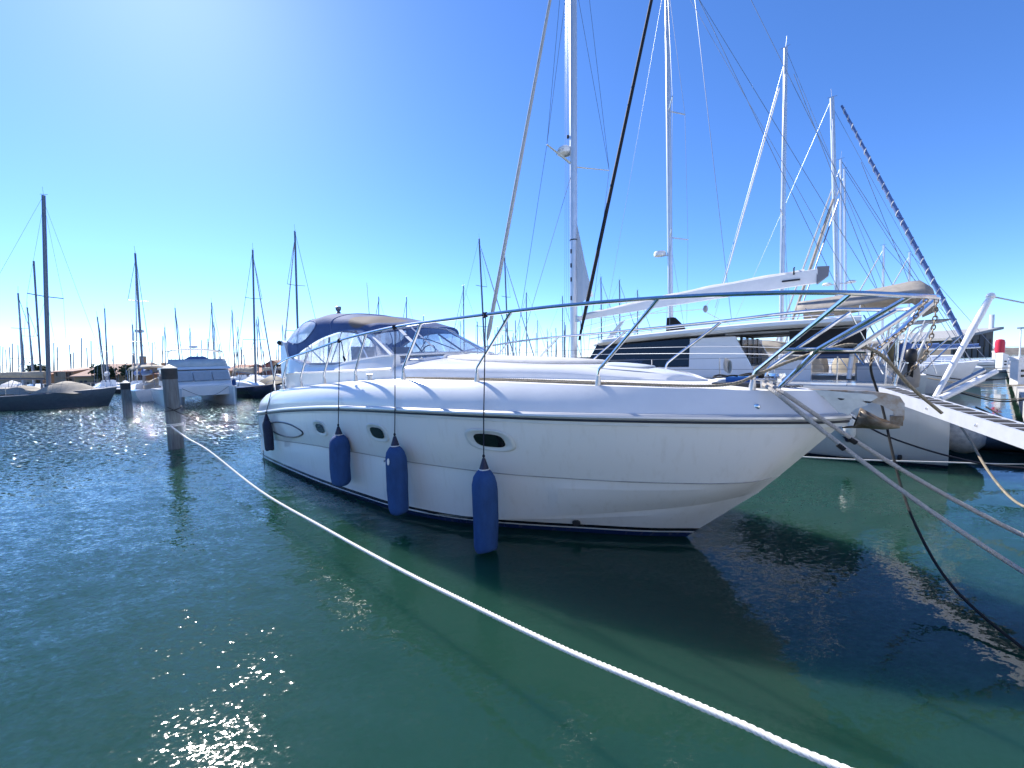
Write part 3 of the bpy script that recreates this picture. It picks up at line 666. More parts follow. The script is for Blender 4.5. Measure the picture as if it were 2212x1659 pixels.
# spare loop tied to the rail by the side window
ry, rz = raily(4.92)
MB().tube(sm([yw((4.80, -1.83, 2.82)), yw((4.90, -1.84, 2.76)), yw((4.93, -1.83, 2.55)), yw((4.94, -1.82, 2.42))], 4), .008, 6).tube([yw((4.92, -1.83, 2.52)), yw((4.95, -1.82, 2.46)), yw((4.93, -1.82, 2.43))], [.016, .022, .012], 7).build('spare_lanyard', 'navy_rope', label='short navy rope end with a knot dangling from the yacht rail', cat='rope', base=yw((4.93, -1.83, 2.4)))

# anchor on the bow roller
anc = thing('anchor', 'rust stained plough anchor stowed on the bow roller', 'anchor', (12.0, 0, 1.6), YO)
MB().prism([V(11.40, .022, 1.99), V(11.95, .022, 1.985), V(12.10, .022, 1.965), V(12.19, .022, 1.935), V(12.225, .022, 1.87), V(12.225, .022, 1.72), V(12.20, .022, 1.64), V(12.13, .022, 1.635), V(12.155, .022, 1.72), V(12.145, .022, 1.79), V(12.06, .022, 1.845), V(11.90, .022, 1.90), V(11.40, .022, 1.955)], (0, -.044, 0)).build('shank', 'rust_steel', anc)
mb = MB()
fl = [[V(12.20, 0, 1.625), V(12.195, -.02, 1.64), V(12.19, -.04, 1.66)], [V(12.08, 0, 1.60), V(12.08, -.07, 1.63), V(12.06, -.13, 1.69)], [V(11.97, 0, 1.60), V(11.97, -.09, 1.66), V(11.94, -.17, 1.76)], [V(11.93, 0, 1.60), V(11.92, -.07, 1.66), V(11.90, -.13, 1.79)], [V(11.85, 0, 1.595), V(11.85, -.02, 1.605), V(11.86, -.03, 1.615)], [V(11.76, 0, 1.585), V(11.76, -.006, 1.587), V(11.76, -.01, 1.59)]]
for sg in (1, -1): mb.loft([[V(p.x, p.y*sg, p.z) for p in r_] for r_ in fl])
flk = mb.build('fluke', 'galv', anc, angle=60); flk.modifiers.new('t', 'SOLIDIFY').thickness = .014
MB().box((12.17, 0, 1.70), (.09, .10, .09)).build('fluke_hinge', 'galv', anc)
mb = MB()
for i in range(16):
    a = V(11.40-.022*i, .0, 2.02-.002*i); mb.tube([a+V(math.cos(g)*.022, (math.sin(g)*.012 if i % 2 else 0), (0 if i % 2 else math.sin(g)*.012)) for g in [k*.785 for k in range(9)]], .004, 5, caps=False)
mb.build('chain', 'galv', anc)

# chains hanging from the pulpit
def chain(path, m, label, lk=.045, r=.005):
    P = [yw(p) for p in sm(path, 8)]; mb = MB(); acc = 0; i = 0; L = [0]
    for a, b in zip(P, P[1:]): L.append(L[-1]+(b-a).length)
    n = int(L[-1]/(lk*.8))
    for k in range(n):
        s_ = (k+.5)/n*L[-1]; j = max(0, int(np.searchsorted(L, s_))-1); f = (s_-L[j])/(L[j+1]-L[j]+1e-9); c_ = P[j].lerp(P[j+1], f); t = (P[j+1]-P[j]).normalized()
        s1 = t.orthogonal().normalized() if k % 2 else t.cross(t.orthogonal()).normalized()
        mb.tube([c_+t*(math.cos(g)*lk*.55)+s1*(math.sin(g)*lk*.3) for g in [q*.785 for q in range(9)]], r, 5, caps=False)
    mb.build('chain', m, label=label, cat='chain', base=P[0], group='chains at the pulpit')
chain([(12.30, -.50, 2.82), (12.20, -.40, 2.60), (12.02, -.30, 2.42), (11.96, -.22, 2.25)], 'galv', 'rusty chain looped down from the pulpit to its lower rail')
chain([(12.37, -.38, 2.82), (12.36, -.37, 2.60), (12.32, -.34, 2.35), (12.20, -.30, 2.15)], 'galv', 'rusty chain hanging plumb from the tip of the pulpit')

# mooring piles
def pile(u, v, top_v, r, label):
    d = ray(u, v); s = -CAM_H/d.z; p = V(0, 0, CAM_H)+d*s; p.z = 0
    zt = at(u-8, top_v, p.y).z; t = thing('mooring_pile', label, 'pile', p, WORLD, 'mooring piles')
    lean = V(-.03, .0, 0)
    MB().tube([p+V(0, 0, -2), p+V(0, 0, zt*.3), p+lean*.5+V(0, 0, zt*.6), p+lean+V(0, 0, zt-.40)], [r*1.08, r*1.03, r, r*.97], 18).build('post', 'wood_pile', t)
    MB().tube([p+lean+V(0, 0, zt-.42), p+lean+V(0, 0, zt-.11)], r*1.03, 18).build('band', 'pile_cap', t)
    MB().lathe([(r*1.06, 0), (r*1.04, .02), (.01, .13)], p+lean+V(0, 0, zt-.115), 18).build('cap', 'pile_cone', t)
    return p, zt
p1, z1_ = pile(381, 968, 788, .185, 'weathered timber mooring pile with pale cone cap and white rope tied on')
p2, z2_ = pile(278, 900, 823, .19, 'weathered timber mooring pile standing beyond the roped pile')
MB().tube([p1+V(math.cos(g)*.205, math.sin(g)*.205, .70+.012*math.sin(g)) for g in [i*.35 for i in range(19)]], .018, 6).tube([p1+V(math.cos(g)*.205, math.sin(g)*.205, .735) for g in [i*.35 for i in range(19)]], .016, 6).build('rope_turn', 'white_rope', label='turns of white rope round the nearer mooring pile', cat='rope', base=p1)
# thin dark line from the pile towards the yacht stern
MB().tube(sm([p1+V(.0, -.2, 1.25), p1+V(.6, 0, .92), p1+V(2.4, .3, .62), yw((.1, -.6, 1.35))], 6), .012, 6).tube([p1+V(math.cos(g)*.2, math.sin(g)*.2, 1.20+.06*math.sin(g)) for g in [i*.35 for i in range(19)]], .014, 6).build('stern_line', 'black_rope', label='dark stern line running from the pile to the motor yacht', cat='rope', base=p1)

# laid ropes with real twisted strands
def laid(path, r, m, label, lay=None, n=6, strands=3, group=None, nm='mooring_rope'):
    P = sm(path, n); L = [0]
    for a, b in zip(P, P[1:]): L.append(L[-1]+(b-a).length)
    lay = lay or r*5.2; step = lay/8; cnt = int(L[-1]/step); Q = []
    for k in range(cnt+1):
        s_ = L[-1]*k/cnt; j = min(len(P)-2, max(0, int(np.searchsorted(L, s_))-1)); f = (s_-L[j])/(L[j+1]-L[j]+1e-9); Q.append((P[j].lerp(P[j+1], f), (P[min(j+2, len(P)-1)]-P[max(j-1, 0)]).normalized(), s_))
    mb = MB()
    for q in range(strands):
        pts = []
        for p, t, s_ in Q:
            a = t.cross(V(0, 0, 1)).normalized(); b = t.cross(a); g = 2*math.pi*(s_/lay+q/strands); pts.append(p+a*(math.cos(g)*r*.5)+b*(math.sin(g)*r*.5))
        mb.tube(pts, r*.56, 6)
    return mb.build(nm, m, label=label, cat='rope', base=P[0], group=group, angle=80)
laid([(-10.02, 11.70, .70), (-8.5, 10.4, .56), (-7.07, 9.23, .46), (-4.4, 6.81, .26), (-2.47, 5.08, .28), (-1.25, 3.97, .33), (-.46, 3.26, .385), (.25, 2.62, .45), (.73, 2.18, .53), (1.08, 1.87, .58), (1.36, 1.62, .615), (2.2, .9, .78), (2.7, .45, .82)], .0185, 'white_rope', 'thick white laid mooring rope stretched from pile to quay across open water', lay=.105)
for (p0, e1, e2, lb) in ((V(11.14, -.34, 2.06), at(2212, 1142, 3.5), at(2500, 1295, 2.9), 'grey braided bow line crossing over its twin, farther of the pair on the cleat'), (V(11.10, -.36, 2.06), at(2212, 1218, 3.1), at(2480, 1395, 2.6), 'grey braided bow line running lower than its twin, nearer of the pair')):
    a = yw((11.30, -.54, 1.985)) if 'farther' in lb else yw((11.24, -.565, 1.985)); pts = [yw(p0), a]
    for k in range(1, 8): q_ = a.lerp(e1, k/7); pts.append(q_-V(0, 0, .10*math.sin(math.pi*k/9)))
    pts.append(e2); ro = laid(pts, .021, 'grey_rope', lb, lay=.075, strands=4)
    m_ = a.lerp(e1, .30)-V(0, 0, .08); m2 = a.lerp(e1, .33)-V(0, 0, .085); MB().tube([m_, m2], .0265, 8).build('whipping', 'black_rope', ro, base=pts[0])
# tan rope along the side deck, up over the lower pulpit rail and down to the gangway
laid([yw(p) for p in [(6.3, -1.50, 2.135), (7.4, -1.42, 2.135), (8.6, -1.28, 2.12), (9.5, -1.06, 2.09), (10.5, -.72, 2.05), (10.85, -.55, 2.07), (11.05, -.46, 2.16), (11.36, -.40, 2.31), (11.70, -.40, 2.43), (11.86, -.36, 2.44), (12.05, -.2, 2.33), (12.3, .4, 2.0), (12.62, 1.2, 1.66)]], .017, 'tan_rope', 'tan mooring rope along the side deck and over the pulpit', lay=.09)
laid([yw(p) for p in [(6.8, -1.54, 2.12), (8.2, -1.40, 2.115), (9.3, -1.16, 2.09), (9.8, -.95, 2.07)]], .012, 'tan_rope', 'thin spare rope lying on the side deck by the stanchions', lay=.06)
mb = MB(); rr = random.Random(5)
for k in range(5):
    c_ = V(10.75+rr.uniform(-.1, .2), rr.uniform(-.22, .22), deck_z(10.8, 0)+.04+.015*k)
    mb.tube([yw(c_+V(math.cos(g)*(.12+.02*math.sin(3*g+k)), math.sin(g)*.09, .012*math.sin(2*g+k))) for g in [i*.4 for i in range(17)]], .011, 6)
mb.build('rope_coil', 'black_rope', label='untidy coil of dark rope on the yacht foredeck locker', cat='rope', base=yw((10.8, 0, 2.0)))
# dark and pale lines crossing the water beyond the bow
def line(path, r, m, label, nm='mooring_line'): MB().tube(sm(path, 8), r, 7).build(nm, m, label=label, cat='rope', base=Vector(path[0]))
line([yw((11.99, .22, 2.40)), at(1882, 803, 4.75), at(1906, 880, 4.7), at(1942, 1035, 4.4), at(1985, 1150, 4.0), at(2060, 1270, 3.55), at(2212, 1402, 3.0), at(2330, 1470, 2.8)], .013, 'black_rope', 'slack black rope drooping from the pulpit towards the quay')
line([at(1830, 895, 7.6), at(1900, 935, 7.4), at(1980, 965, 7.2), at(2060, 988, 7.0), at(2130, 1003, 6.8), at(2212, 1011, 6.6), at(2300, 1012, 6.4)], .017, 'navy_rope', 'thick navy mooring line running low past the catamaran stern')
line([at(1700, 985, 7.6), at(1850, 993, 7.5), at(2050, 999, 7.3), at(2212, 1003, 7.2), at(2350, 1000, 7.1)], .013, 'white_rope', 'straight white line stretched low over the water by the catamaran')
laid([at(2064, 905, 7.2), at(2095, 950, 6.6), at(2130, 1010, 6.0), at(2170, 1062, 5.5), at(2212, 1094, 5.1), at(2290, 1120, 4.8)], .017, 'tan_rope', 'slack tan rope hanging in front of the ball fender', lay=.09)
# ================================================================== the sailing catamaran moored stern-to beside the yacht
CT = YO                                # same frame: its stern faces the quay at x = 13.3
cat_ = thing('sailing_catamaran', 'white sailing catamaran with dark saloon windows and long white boom', 'catamaran', (6, 9.2, 0), CT)
hull_mat('cat_hull', (.50, .50, .48), ((.05, (.01, .015, .03)), (.08, (.40, .40, .38)), (.16, (.50, .50, .48))))
def cat_hull(yc, sg):
    mb = MB(); rows = []
    for i in range(40):
        f = i/39; x = 13.35-f*14.6; b = 1.0*(1-max(0, (f-.45)/.55)**2.2)+.02
        if f < .08: b *= .82+.18*f/.08
        zd = 1.62+.10*f; top = [(b, .0), (b*1.02, .35), (b*1.04, .9), (b*1.02, zd-.12), (b*.94, zd), (0, zd+.04)]
        if f < .05: zd = 1.05+(1.62-1.05)*(f/.05)**.6; top = [(b, .0), (b*1.02, zd*.25), (b*1.03, zd*.6), (b*1.01, zd-.05), (b*.94, zd), (0, zd+.02)]
        half = [(0.02, -.5), (b*.8, -.3)]+top
        rows.append([V(x, yc-y, z) for y, z in half]+[V(x, yc+y, z) for y, z in half[-2::-1]])
    mb.loft(rows, cap0=True, cap1=True); return mb.build('hull', 'cat_hull', cat_, angle=40)
cat_hull(7.0, -1); cat_hull(11.4, 1)
MB().box((6.0, 9.2, 1.35), (9.6, 4.4, .5)).build('bridge_deck', 'gelcoat_old', cat_)
# stern steps recess and dark trim
MB().box((13.0, 7.0, .45), (.7, 1.5, .1)).build('boarding_step', 'teak', cat_)
# saloon: side wall with long dark pane, slanted front
def roofz(x): return ipc([4.2, 5.0, 6.5, 8.5, 10.5, 12.0], [2.86, 2.99, 3.10, 3.19, 3.24, 3.24])(x)
for sg, yy in ((-1, 7.15), (1, 11.25)):
    inw = -sg
    MB().prism([V(4.6, yy, 1.72), V(9.9, yy, 1.72), V(9.35, yy+inw*.10, 2.86), V(8.15, yy+inw*.1, 2.86), V(8.15, yy, 2.02), V(4.6, yy, 2.02)], (0, inw*.10, 0)).build('saloon_side', 'gelcoat', cat_)
    g = MB().prism([V(4.62, yy+inw*.02, 2.02), V(8.14, yy+inw*.02, 2.02), V(8.14, yy+inw*.12, 2.86), V(5.05, yy+inw*.12, 2.78)], (0, inw*.05, 0)).build('saloon_window', 'pane_dark', cat_)
    MB().prism([V(5.9, yy+inw*.012, 2.03), V(6.6, yy+inw*.012, 2.03), V(6.95, yy+inw*.09, 2.5), V(6.35, yy+inw*.09, 2.5)], (0, inw*.004, 0)).build('window_inset', 'windscreen_tint', g)
MB().prism([V(4.62, 7.2, 2.0), V(4.62, 11.2, 2.0), V(5.05, 11.1, 2.80), V(5.05, 7.3, 2.80)], (.06, 0, 0)).build('front_window', 'pane_dark', cat_)
MB().box((7.0, 9.2, 1.86), (5.6, 4.0, .34)).build('saloon_base', 'gelcoat', cat_)
# roof and cockpit hardtop
mb = MB(); rows = []
for i in range(30):
    x = 4.15+(12.0-4.15)*i/29; zt = roofz(x); e = min(1, (x-4.15)/1.2)**.6; hw = 2.30*e+.02 if e > 0 else .05; th = .24*min(1, e+.1)
    prof = [(0, zt-th), (hw*.93, zt-th), (hw, zt-th*.7), (hw*1.0, zt-th*.35), (hw*.94, zt-.04), (hw*.6, zt), (0, zt+.03)]
    rows.append([V(x, 9.2-y, z) for y, z in prof]+[V(x, 9.2+y, z) for y, z in prof[-2:0:-1]])
mb.loft(rows, True, True, True).build('hardtop', 'gelcoat', cat_, angle=35)
MB().tube([V(4.9+.3*i, 7.05, roofz(4.9+.3*i)+.03) for i in range(23)], .016, 6).build('grab_rail', 'steel', cat_)
MB().box((10.5, 9.2, 2.93), (2.8, 3.9, .05)).build('cockpit_headliner', 'dirty_grey', cat_)
for y in (7.4, 8.3, 10.2): MB().box((10.4, y, 2.90), (2.0, .09, .03)).build('headliner_rail', 'black_plastic', cat_)
# sliding doors, cockpit bits
for k, y in enumerate((7.55, 8.4, 9.25, 10.1)):
    dd = MB().box((9.45, y+.42, 2.25), (.04, .80, 1.15)).build('door_pane', 'windscreen_tint', cat_); MB().box((9.45, y, 2.25), (.06, .07, 1.2)).build('door_frame', 'black_plastic', dd)
for y in (7.35, 11.05): MB().tube([V(11.8, y, 1.7), V(11.9, y, 2.95)], .045, 8).build('hardtop_post', 'paint_white', cat_)
MB().box((12.2, 9.2, 1.75), (.5, 3.6, .5)).build('aft_seat', 'canvas_white', cat_)
MB().box((10.6, 7.7, 1.9), (.9, .5, .55)).build('helm_station', 'gelcoat', cat_)
MB().box((11.35, 7.25, 2.62), (1.5, .04, .62)).build('side_curtain', 'canvas_black', cat_)
MB().box((11.3, 8.6, 2.25), (1.2, .7, .12)).build('cushion_pile', 'canvas_navy', cat_)
# rails
for y in (6.2,):
    for x in (2.0, 3.8, 5.6, 7.4, 9.2, 10.4, 11.6, 12.4):
        MB().tube([V(x, y, 1.66), V(x, y-.02, 2.27)], .013, 7).build('stanchion', 'steel', cat_)
    for z in (1.98, 2.27): MB().tube([V(-.5, y+.5, z), V(2.0, y, z), V(12.4, y-.02, z)], .006 if z < 2.2 else .007, 6).build('lifeline', 'wire', cat_)
mb = MB()
for k in range(6): mb.tube([V(9.35+.02*k+.05*math.cos(g), 6.17-.015*k, 2.10-.01*k+.17*math.sin(g)) for g in [q*.4 for q in range(17)]], .013, 5)
mb.build('hung_coil', 'grey_rope', cat_)
# mast, boom, sails
mx, my = 2.95, 9.2
ctop = wy(at(1245, -330, yw((mx, my, 0)).y)); cbot = V(mx, my, 1.6)
cb2 = wy(at(1234, 770, yw((mx, my, 0)).y)); ctop = V(ctop.x, my, ctop.z)
mast = MB().tube([cbot, cbot.lerp(ctop, .5), ctop], [.155, .155, .145], 16, flat=1.0).build('mast', 'alu', cat_)
def on_mast(v, u=1238):                # height on the mast
    z = at(u, v, yw((mx, my, 0)).y).z; f = (z-cbot.z)/(ctop.z-cbot.z); return cbot.lerp(ctop, f)
for v0, v1, du in ((325, 360, 0),):
    a = on_mast(360); MB().tube([a, a+V(-.55, -1.05, .62)], [.07, .045], 8, flat=.45).build('spreader', 'gelcoat_old', mast)
    MB().tube([a+V(0, 0, -.05), a+V(1.0, 1.15, -.12)], [.05, .03], 8, flat=.45).build('spreader', 'gelcoat_old', mast)
sp1 = on_mast(360)+V(-.55, -1.05, .62); sp2 = on_mast(360)+V(1.0, 1.15, -.12)
p = on_mast(325)+V(-.35, -.10, 0); MB().lathe([(.10, -.16), (.26, -.12), (.30, -.02), (.29, .08), (.22, .14), (.05, .16)], p, 18).build('radar_dome', 'paint_white', mast)
MB().tube([p+V(.34*math.cos(g), .34*math.sin(g), -.05) for g in [2.4+i*.25 for i in range(12)]], .012, 5).build('radar_guard', 'steel', mast)
MB().box(p+V(.18, .05, -.16), (.4, .1, .05)).build('radar_bracket', 'steel_dull', mast)
p = on_mast(300)+V(-.2, -.08, 0); MB().lathe([(.03, 0), (.05, .04), (.05, .12), (.02, .14)], p, 10).build('steaming_light', 'black_plastic', mast)
for v in (605, 645, 575, 545): MB().box(on_mast(v)+V(-.02, -.165, 0), (.05, .03, .17)).build('halyard_slot', 'black_plastic', mast)
MB().tube([on_mast(520)+V(0, 0, -.02), on_mast(520)+V(0, 0, .02)], .166, 14).build('mast_band', 'black_plastic', mast)
g0 = on_mast(690)+V(.22, 0, 0); b1 = wy(at(1768, 600, yw((10.7, 9.2, 0)).y)); b1 = V(b1.x, 9.2, b1.z)
bm = MB(); rows = []
for i in range(13):
    f = i/12; c_ = g0.lerp(b1, f); h = .10+.13*min(1, f*1.6)+.0*f; wd = .10+.06*f; c_ = c_+V(0, 0, .05*math.sin(f*3.1))
    rows.append([c_+V(0, a*wd, b*h) for a, b in ((-.6, -.8), (.6, -.8), (.9, .1), (1, .8), (.5, .9), (-.5, .9), (-1, .8), (-.9, .1))])
boom = bm.loft(rows, True, True, True).build('boom', 'paint_white', cat_, angle=50)
MB().box(g0+V(-.10, 0, 0), (.34, .16, .22)).build('gooseneck', 'steel_dull', boom)
mb = MB(); rows = []
for i in range(25):
    f = .03+.93*i/24; c_ = g0.lerp(b1, f)+V(0, 0, .05*math.sin(f*3.1)+.10+.13*min(1, f*1.6)*.9); wd = .08+.05*f
    rows.append([c_+V(0, -wd, -.03), c_+V(0, -wd*.6, .03+.012*math.sin(i*2.1)), c_+V(0, 0, .055+.015*math.sin(i*1.3)), c_+V(0, wd*.6, .03), c_+V(0, wd, -.03)])
mb.loft(rows).build('furled_sail', 'canvas_white', boom, angle=60)
MB().loft([[b1+V(-.02, -.15, -.22), b1+V(-.02, .15, -.22), b1+V(-.02, .15, .26), b1+V(-.02, -.15, .26)], [b1+V(.24, -.06, -.02), b1+V(.24, .06, -.02), b1+V(.26, .06, .24), b1+V(.26, -.06, .24)]], True, True, True).build('boom_end', 'alu_dark', boom)
MB().box(b1+V(-.62, -.165, -.05), (.44, .006, .05)).build('maker_plate', 'sticker', boom)
MB().tube([b1+V(-.55, -.02, .33), b1+V(-.55, -.17, .30), b1+V(-.55, -.18, .1)], .02, 5).build('sail_tie', 'black_rope', boom)
# triangular edge of the mainsail left out of the mast slot
tri_t = on_mast(485)+V(.16, 0, 0); tri_b = on_mast(660)+V(.16, 0, 0); cl = wy(at(1283, 640, yw((mx+.8, my, 0)).y)); cl = V(cl.x, my, cl.z)
mb = MB(); rows = []
for i in range(14):
    f = i/13; a = tri_t.lerp(tri_b, f); b = tri_t.lerp(cl, f); rows.append([a.lerp(b, q/8)+V(0, .05*math.sin(q*1.1+f*5)*f, 0) for q in range(9)])
mb.loft(rows).build('mainsail_clew', 'sail_mesh', mast, angle=80)
# preventer block and mainsheet
blk = g0.lerp(b1, .62)+V(0, 0, -.42)
MB().lathe([(.02, -.12), (.07, -.06), (.08, 0), (.06, .09), (.02, .12)], blk, 12, sq=.5).build('sheet_block', 'dirty_grey', boom)
for a, b in ((blk+V(0, 0, .1), g0.lerp(b1, .64)+V(0, 0, -.15)), (blk+V(0, 0, -.1), V(9.0, 9.2, 3.2)), (blk, g0.lerp(b1, .12)+V(0, 0, -.12)), (g0+V(.1, 0, -.35), g0.lerp(b1, .35)+V(0, 0, -.16)), (g0+V(.1, .2, -.55), g0.lerp(b1, .5)+V(0, 0, -.16))):
    MB().tube([a, b], .011, 5).build('sheet', 'white_rope', boom)
vg = V(5.1, 8.6, 3.05)
MB().loft([[V(4.75, 8.5, 3.02), V(5.0, 8.5, 3.02), V(5.0, 8.56, 3.02), V(4.75, 8.56, 3.02)], [V(5.35, 8.5, 3.62), V(5.55, 8.5, 3.70), V(5.55, 8.56, 3.70), V(5.35, 8.56, 3.62)]], True, True, True).build('windlass_crane', 'gelcoat_old', cat_)
# furled genoa: thick sleeve from bow cross beam to masthead
stf = wy(at(1016, 735, yw((-.6, 9.2, 0)).y)); stf = V(stf.x, 9.2, stf.z); hb = on_mast(-250)
sl = stf.lerp(hb, .06)
MB().tube([stf.lerp(hb, .0), stf.lerp(hb, .01), stf.lerp(hb, .035), stf.lerp(hb, .06), stf.lerp(hb, .4), stf.lerp(hb, .98)], [.03, .08, .12, .10, .085, .045], 10).build('furled_genoa', 'canvas_grey', cat_)
MB().tube([V(stf.x, 7.2, 1.7), V(stf.x, 9.2, 1.75), V(stf.x, 11.2, 1.7)], .09, 10).build('cross_beam', 'alu', cat_)
MB().tube([V(stf.x, 9.2, 1.75), stf], .03, 8).build('furler_stem', 'steel_dull', cat_)
# standing rigging
bow_l = V(1.9, 6.35, 1.7); bow_r = V(1.9, 12.05, 1.7)
for a, b in ((bow_l, sp1), (sp1, on_mast(-300)), (bow_r, sp2), (sp2, on_mast(-300)), (bow_l, on_mast(365)), (bow_r, on_mast(365)), (sp1, on_mast(-120)), (sp2, on_mast(-60))):
    MB().tube([a, b], .009, 5).build('shroud', 'wire', cat_)
for k in range(3): MB().tube([on_mast(-200)+V(-.18-.05*k, -.06, 0), on_mast(700)+V(-.19-.10*k, -.08, 0)], .006, 5).build('halyard', 'wire', cat_)
# dark furled second headsail in its sock, standing aft of the mast
d0 = wy(at(1251, 735, yw((5.2, 9.6, 0)).y)); d1 = wy(at(1420, -60, yw((5.2, 9.6, 0)).y))
MB().tube([d0, d0.lerp(d1, .1), d0.lerp(d1, .45), d1], [.04, .075, .07, .06], 10).build('sock_sail', 'canvas_black', cat_)
# fenders of the catamaran
t = thing('fender', 'white cylinder fender with navy end hanging on the catamaran quarter', 'fender', (11.75, 5.72, .5), CT)
p = wy(at(1832, 955, yw((11.75, 5.8, 0)).y)); p = V(p.x, p.y, p.z)
MB().lathe([(.02, 0), (.05, .02), (.06, .06), (.11, .13)], p, 18).build('lower_cap', 'fender_navy', t); MB().lathe([(.11, .13), (.125, .18), (.125, .52), (.10, .60), (.04, .64)], p, 18).build('body', 'fender_white', t)
MB().lathe([(.045, .63), (.05, .66), (.02, .70)], p, 12).build('upper_cap', 'fender_navy', t); MB().tube([p+V(0, 0, .7), V(p.x-.05, 6.05, 1.64)], .009, 6).build('lanyard', 'navy_rope', t)
t = thing('ball_fender', 'big cream cloth covered ball fender at the catamaran stern', 'fender', (13.75, 7.6, .3), CT)
p = wy(at(2078, 942, yw((13.6, 7.3, 0)).y)); MB().lathe([(.04, .36), (.14, .34), (.27, .22), (.345, .02), (.33, -.14), (.22, -.30), (.08, -.36), (.02, -.37)], p, 26).build('body', 'ball_cover', t, angle=80)
MB().lathe([(.07, .35), (.06, .42), (.03, .45)], p, 12).build('cap', 'fender_navy', t); MB().tube([p+V(0, 0, .42), V(13.0, 7.4, 1.35)], .012, 6).build('lanyard', 'navy_rope', t)
MB().tube([V(12.62, 5.985, .16), V(12.66, 5.97, .16)], .06, 14).build('skin_fitting', 'rubber', cat_)

# gangway hinged to the catamaran, leading towards the quay
gw = thing('gangway', 'pale aluminium gangway with black grip treads sloping to the quay', 'gangway', (12.6, 5.4, 1.2), CT)
A0 = wy(at(1898, 836, 7.7)); A1 = wy(at(2212, 934, 4.5)); A1 = A0+(A1-A0)*1.55
ax = (A1-A0).normalized(); sd2 = V(ax.y, -ax.x, 0).normalized(); sd2 = -sd2 if sd2.y > 0 else sd2; up2 = sd2.cross(ax); up2 = up2 if up2.z > 0 else -up2; Lg = (A1-A0).length
def gbox(a, b, y0, y1, z0, z1):
    P = [A0+ax*x+sd2*y+up2*z for z in (z0, z1) for y in (y0, y1) for x in (a, b)]
    return P, [(0, 2, 3, 1), (4, 5, 7, 6), (0, 1, 5, 4), (2, 6, 7, 3), (0, 4, 6, 2), (1, 3, 7, 5)]
for y0 in (0, -.26): MB().add(*gbox(0, Lg, y0-.03, y0, -.19, .0)).build('side_beam', 'gangway', gw)
k = 0; x = .12
while x < Lg-.1:
    tr_ = MB().add(*gbox(x, x+.20, -.25, -.032, -.035, -.006)).build('tread', 'gangway', gw)
    MB().add(*gbox(x+.02, x+.16, -.24, -.04, -.004, .002)).build('grip_strip', 'grip', tr_); x += .24
for x in (.5, 1.6, 2.7): MB().lathe([(.02, 0), (.016, .008)], A0+ax*x+sd2*.003+up2*(-.10), 10, M=Matrix.Rotation(R(90), 3, 'X')).build('bolt', 'steel', gw)
# lifting spar: white padded tube with hydraulic ram
spar = thing('lifting_spar', 'white wrapped spar rising beside the gangway with a wire to its tip', 'spar', (13.2, 6.2, 1.4), CT)
s0 = wy(at(2020, 858, 8.0)); s1 = wy(at(2140, 640, 8.0))
MB().tube([s0, s0.lerp(s1, .3), s0.lerp(s1, .55), s0.lerp(s1, .66), s0.lerp(s1, .72), s0.lerp(s1, .82), s0.lerp(s1, .92), s1], [.045, .05, .05, .062, .055, .06, .055, .045], 12).build('spar_tube', 'paint_white', spar)
MB().lathe([(.02, -.07), (.05, -.05), (.07, 0), (.05, .05), (.02, .07)], s1, 14).build('spar_tip', 'paint_white', spar)
MB().tube([s1, wy(at(2300, 672, 7.6))], .013, 6).build('tip_wire', 'steel_dull', spar)
r0 = wy(at(2030, 862, 7.9)); r1 = wy(at(2152, 802, 7.9))
MB().tube([r0, r0.lerp(r1, .75)], .062, 12).tube([r0.lerp(r1, .75), r1], .045, 12).build('ram', 'paint_white', spar)
MB().tube([wy(at(2032, 848, 8.3)), wy(at(2125, 800, 8.3))], .045, 10).build('ram', 'steel_dull', spar)
# heap of stern gear: outboard cowl on a dinghy under the lines
dg = thing('dinghy', 'grey inflatable dinghy with black outboard floating by the quay', 'dinghy', (15.0, 10.0, 0), CT)
dz = wy(at(2135, 872, 9.6)); dz.z = .22
MB().tube(sm([dz+V(-1.3, -.55, 0), dz+V(.4, -.6, .02), dz+V(1.2, -.35, .10), dz+V(1.4, 0, .14), dz+V(1.2, .35, .10), dz+V(.4, .6, .02), dz+V(-1.3, .55, 0)], 5), .20, 12).build('tube', 'hull_grey', dg)
MB().box(dz+V(-1.0, 0, .02), (.08, .9, .35)).box(dz+V(0, 0, -.05), (2.0, .8, .06)).build('floor', 'alu_dark', dg)
MB().loft([[dz+V(-1.15+a*.20*k, b*.16*k, h) for a, b in ((-1, -1), (1, -1), (1, 1), (-1, 1))] for h, k in ((.15, .6), (.30, 1), (.52, 1.1), (.68, .95), (.74, .5))], True, True, True).build('outboard_cowl', 'black_plastic', dg, angle=60)

# stern frames of the catamaran with gear lashed to them
rr = random.Random(9)
for y in (6.35, 7.3, 8.1, 10.2, 11.2, 12.0):
    MB().tube([V(12.55+rr.uniform(-.1, .1), y, 1.5), V(12.75+rr.uniform(-.1, .2), y+rr.uniform(-.1, .1), 3.05)], .022, 7).build('stern_post', 'steel', cat_)
for z in (2.1, 2.6, 3.02): MB().tube([V(12.65+.04*z, 6.3, z), V(12.68+.04*z, 9.2, z+.02), V(12.65+.04*z, 12.05, z)], .018, 7).build('stern_crossbar', 'steel', cat_)
for k in range(12):
    a = V(12.3+rr.uniform(-.2, .6), rr.uniform(6.3, 11.8), 1.5+rr.uniform(0, .5)); MB().tube([a, a+V(rr.uniform(-.6, .9), rr.uniform(-.9, .9), rr.uniform(.6, 1.5))], rr.choice((.010, .014, .018)), 6).build('stern_brace', rr.choice(('steel', 'steel_dull', 'alu')), cat_)
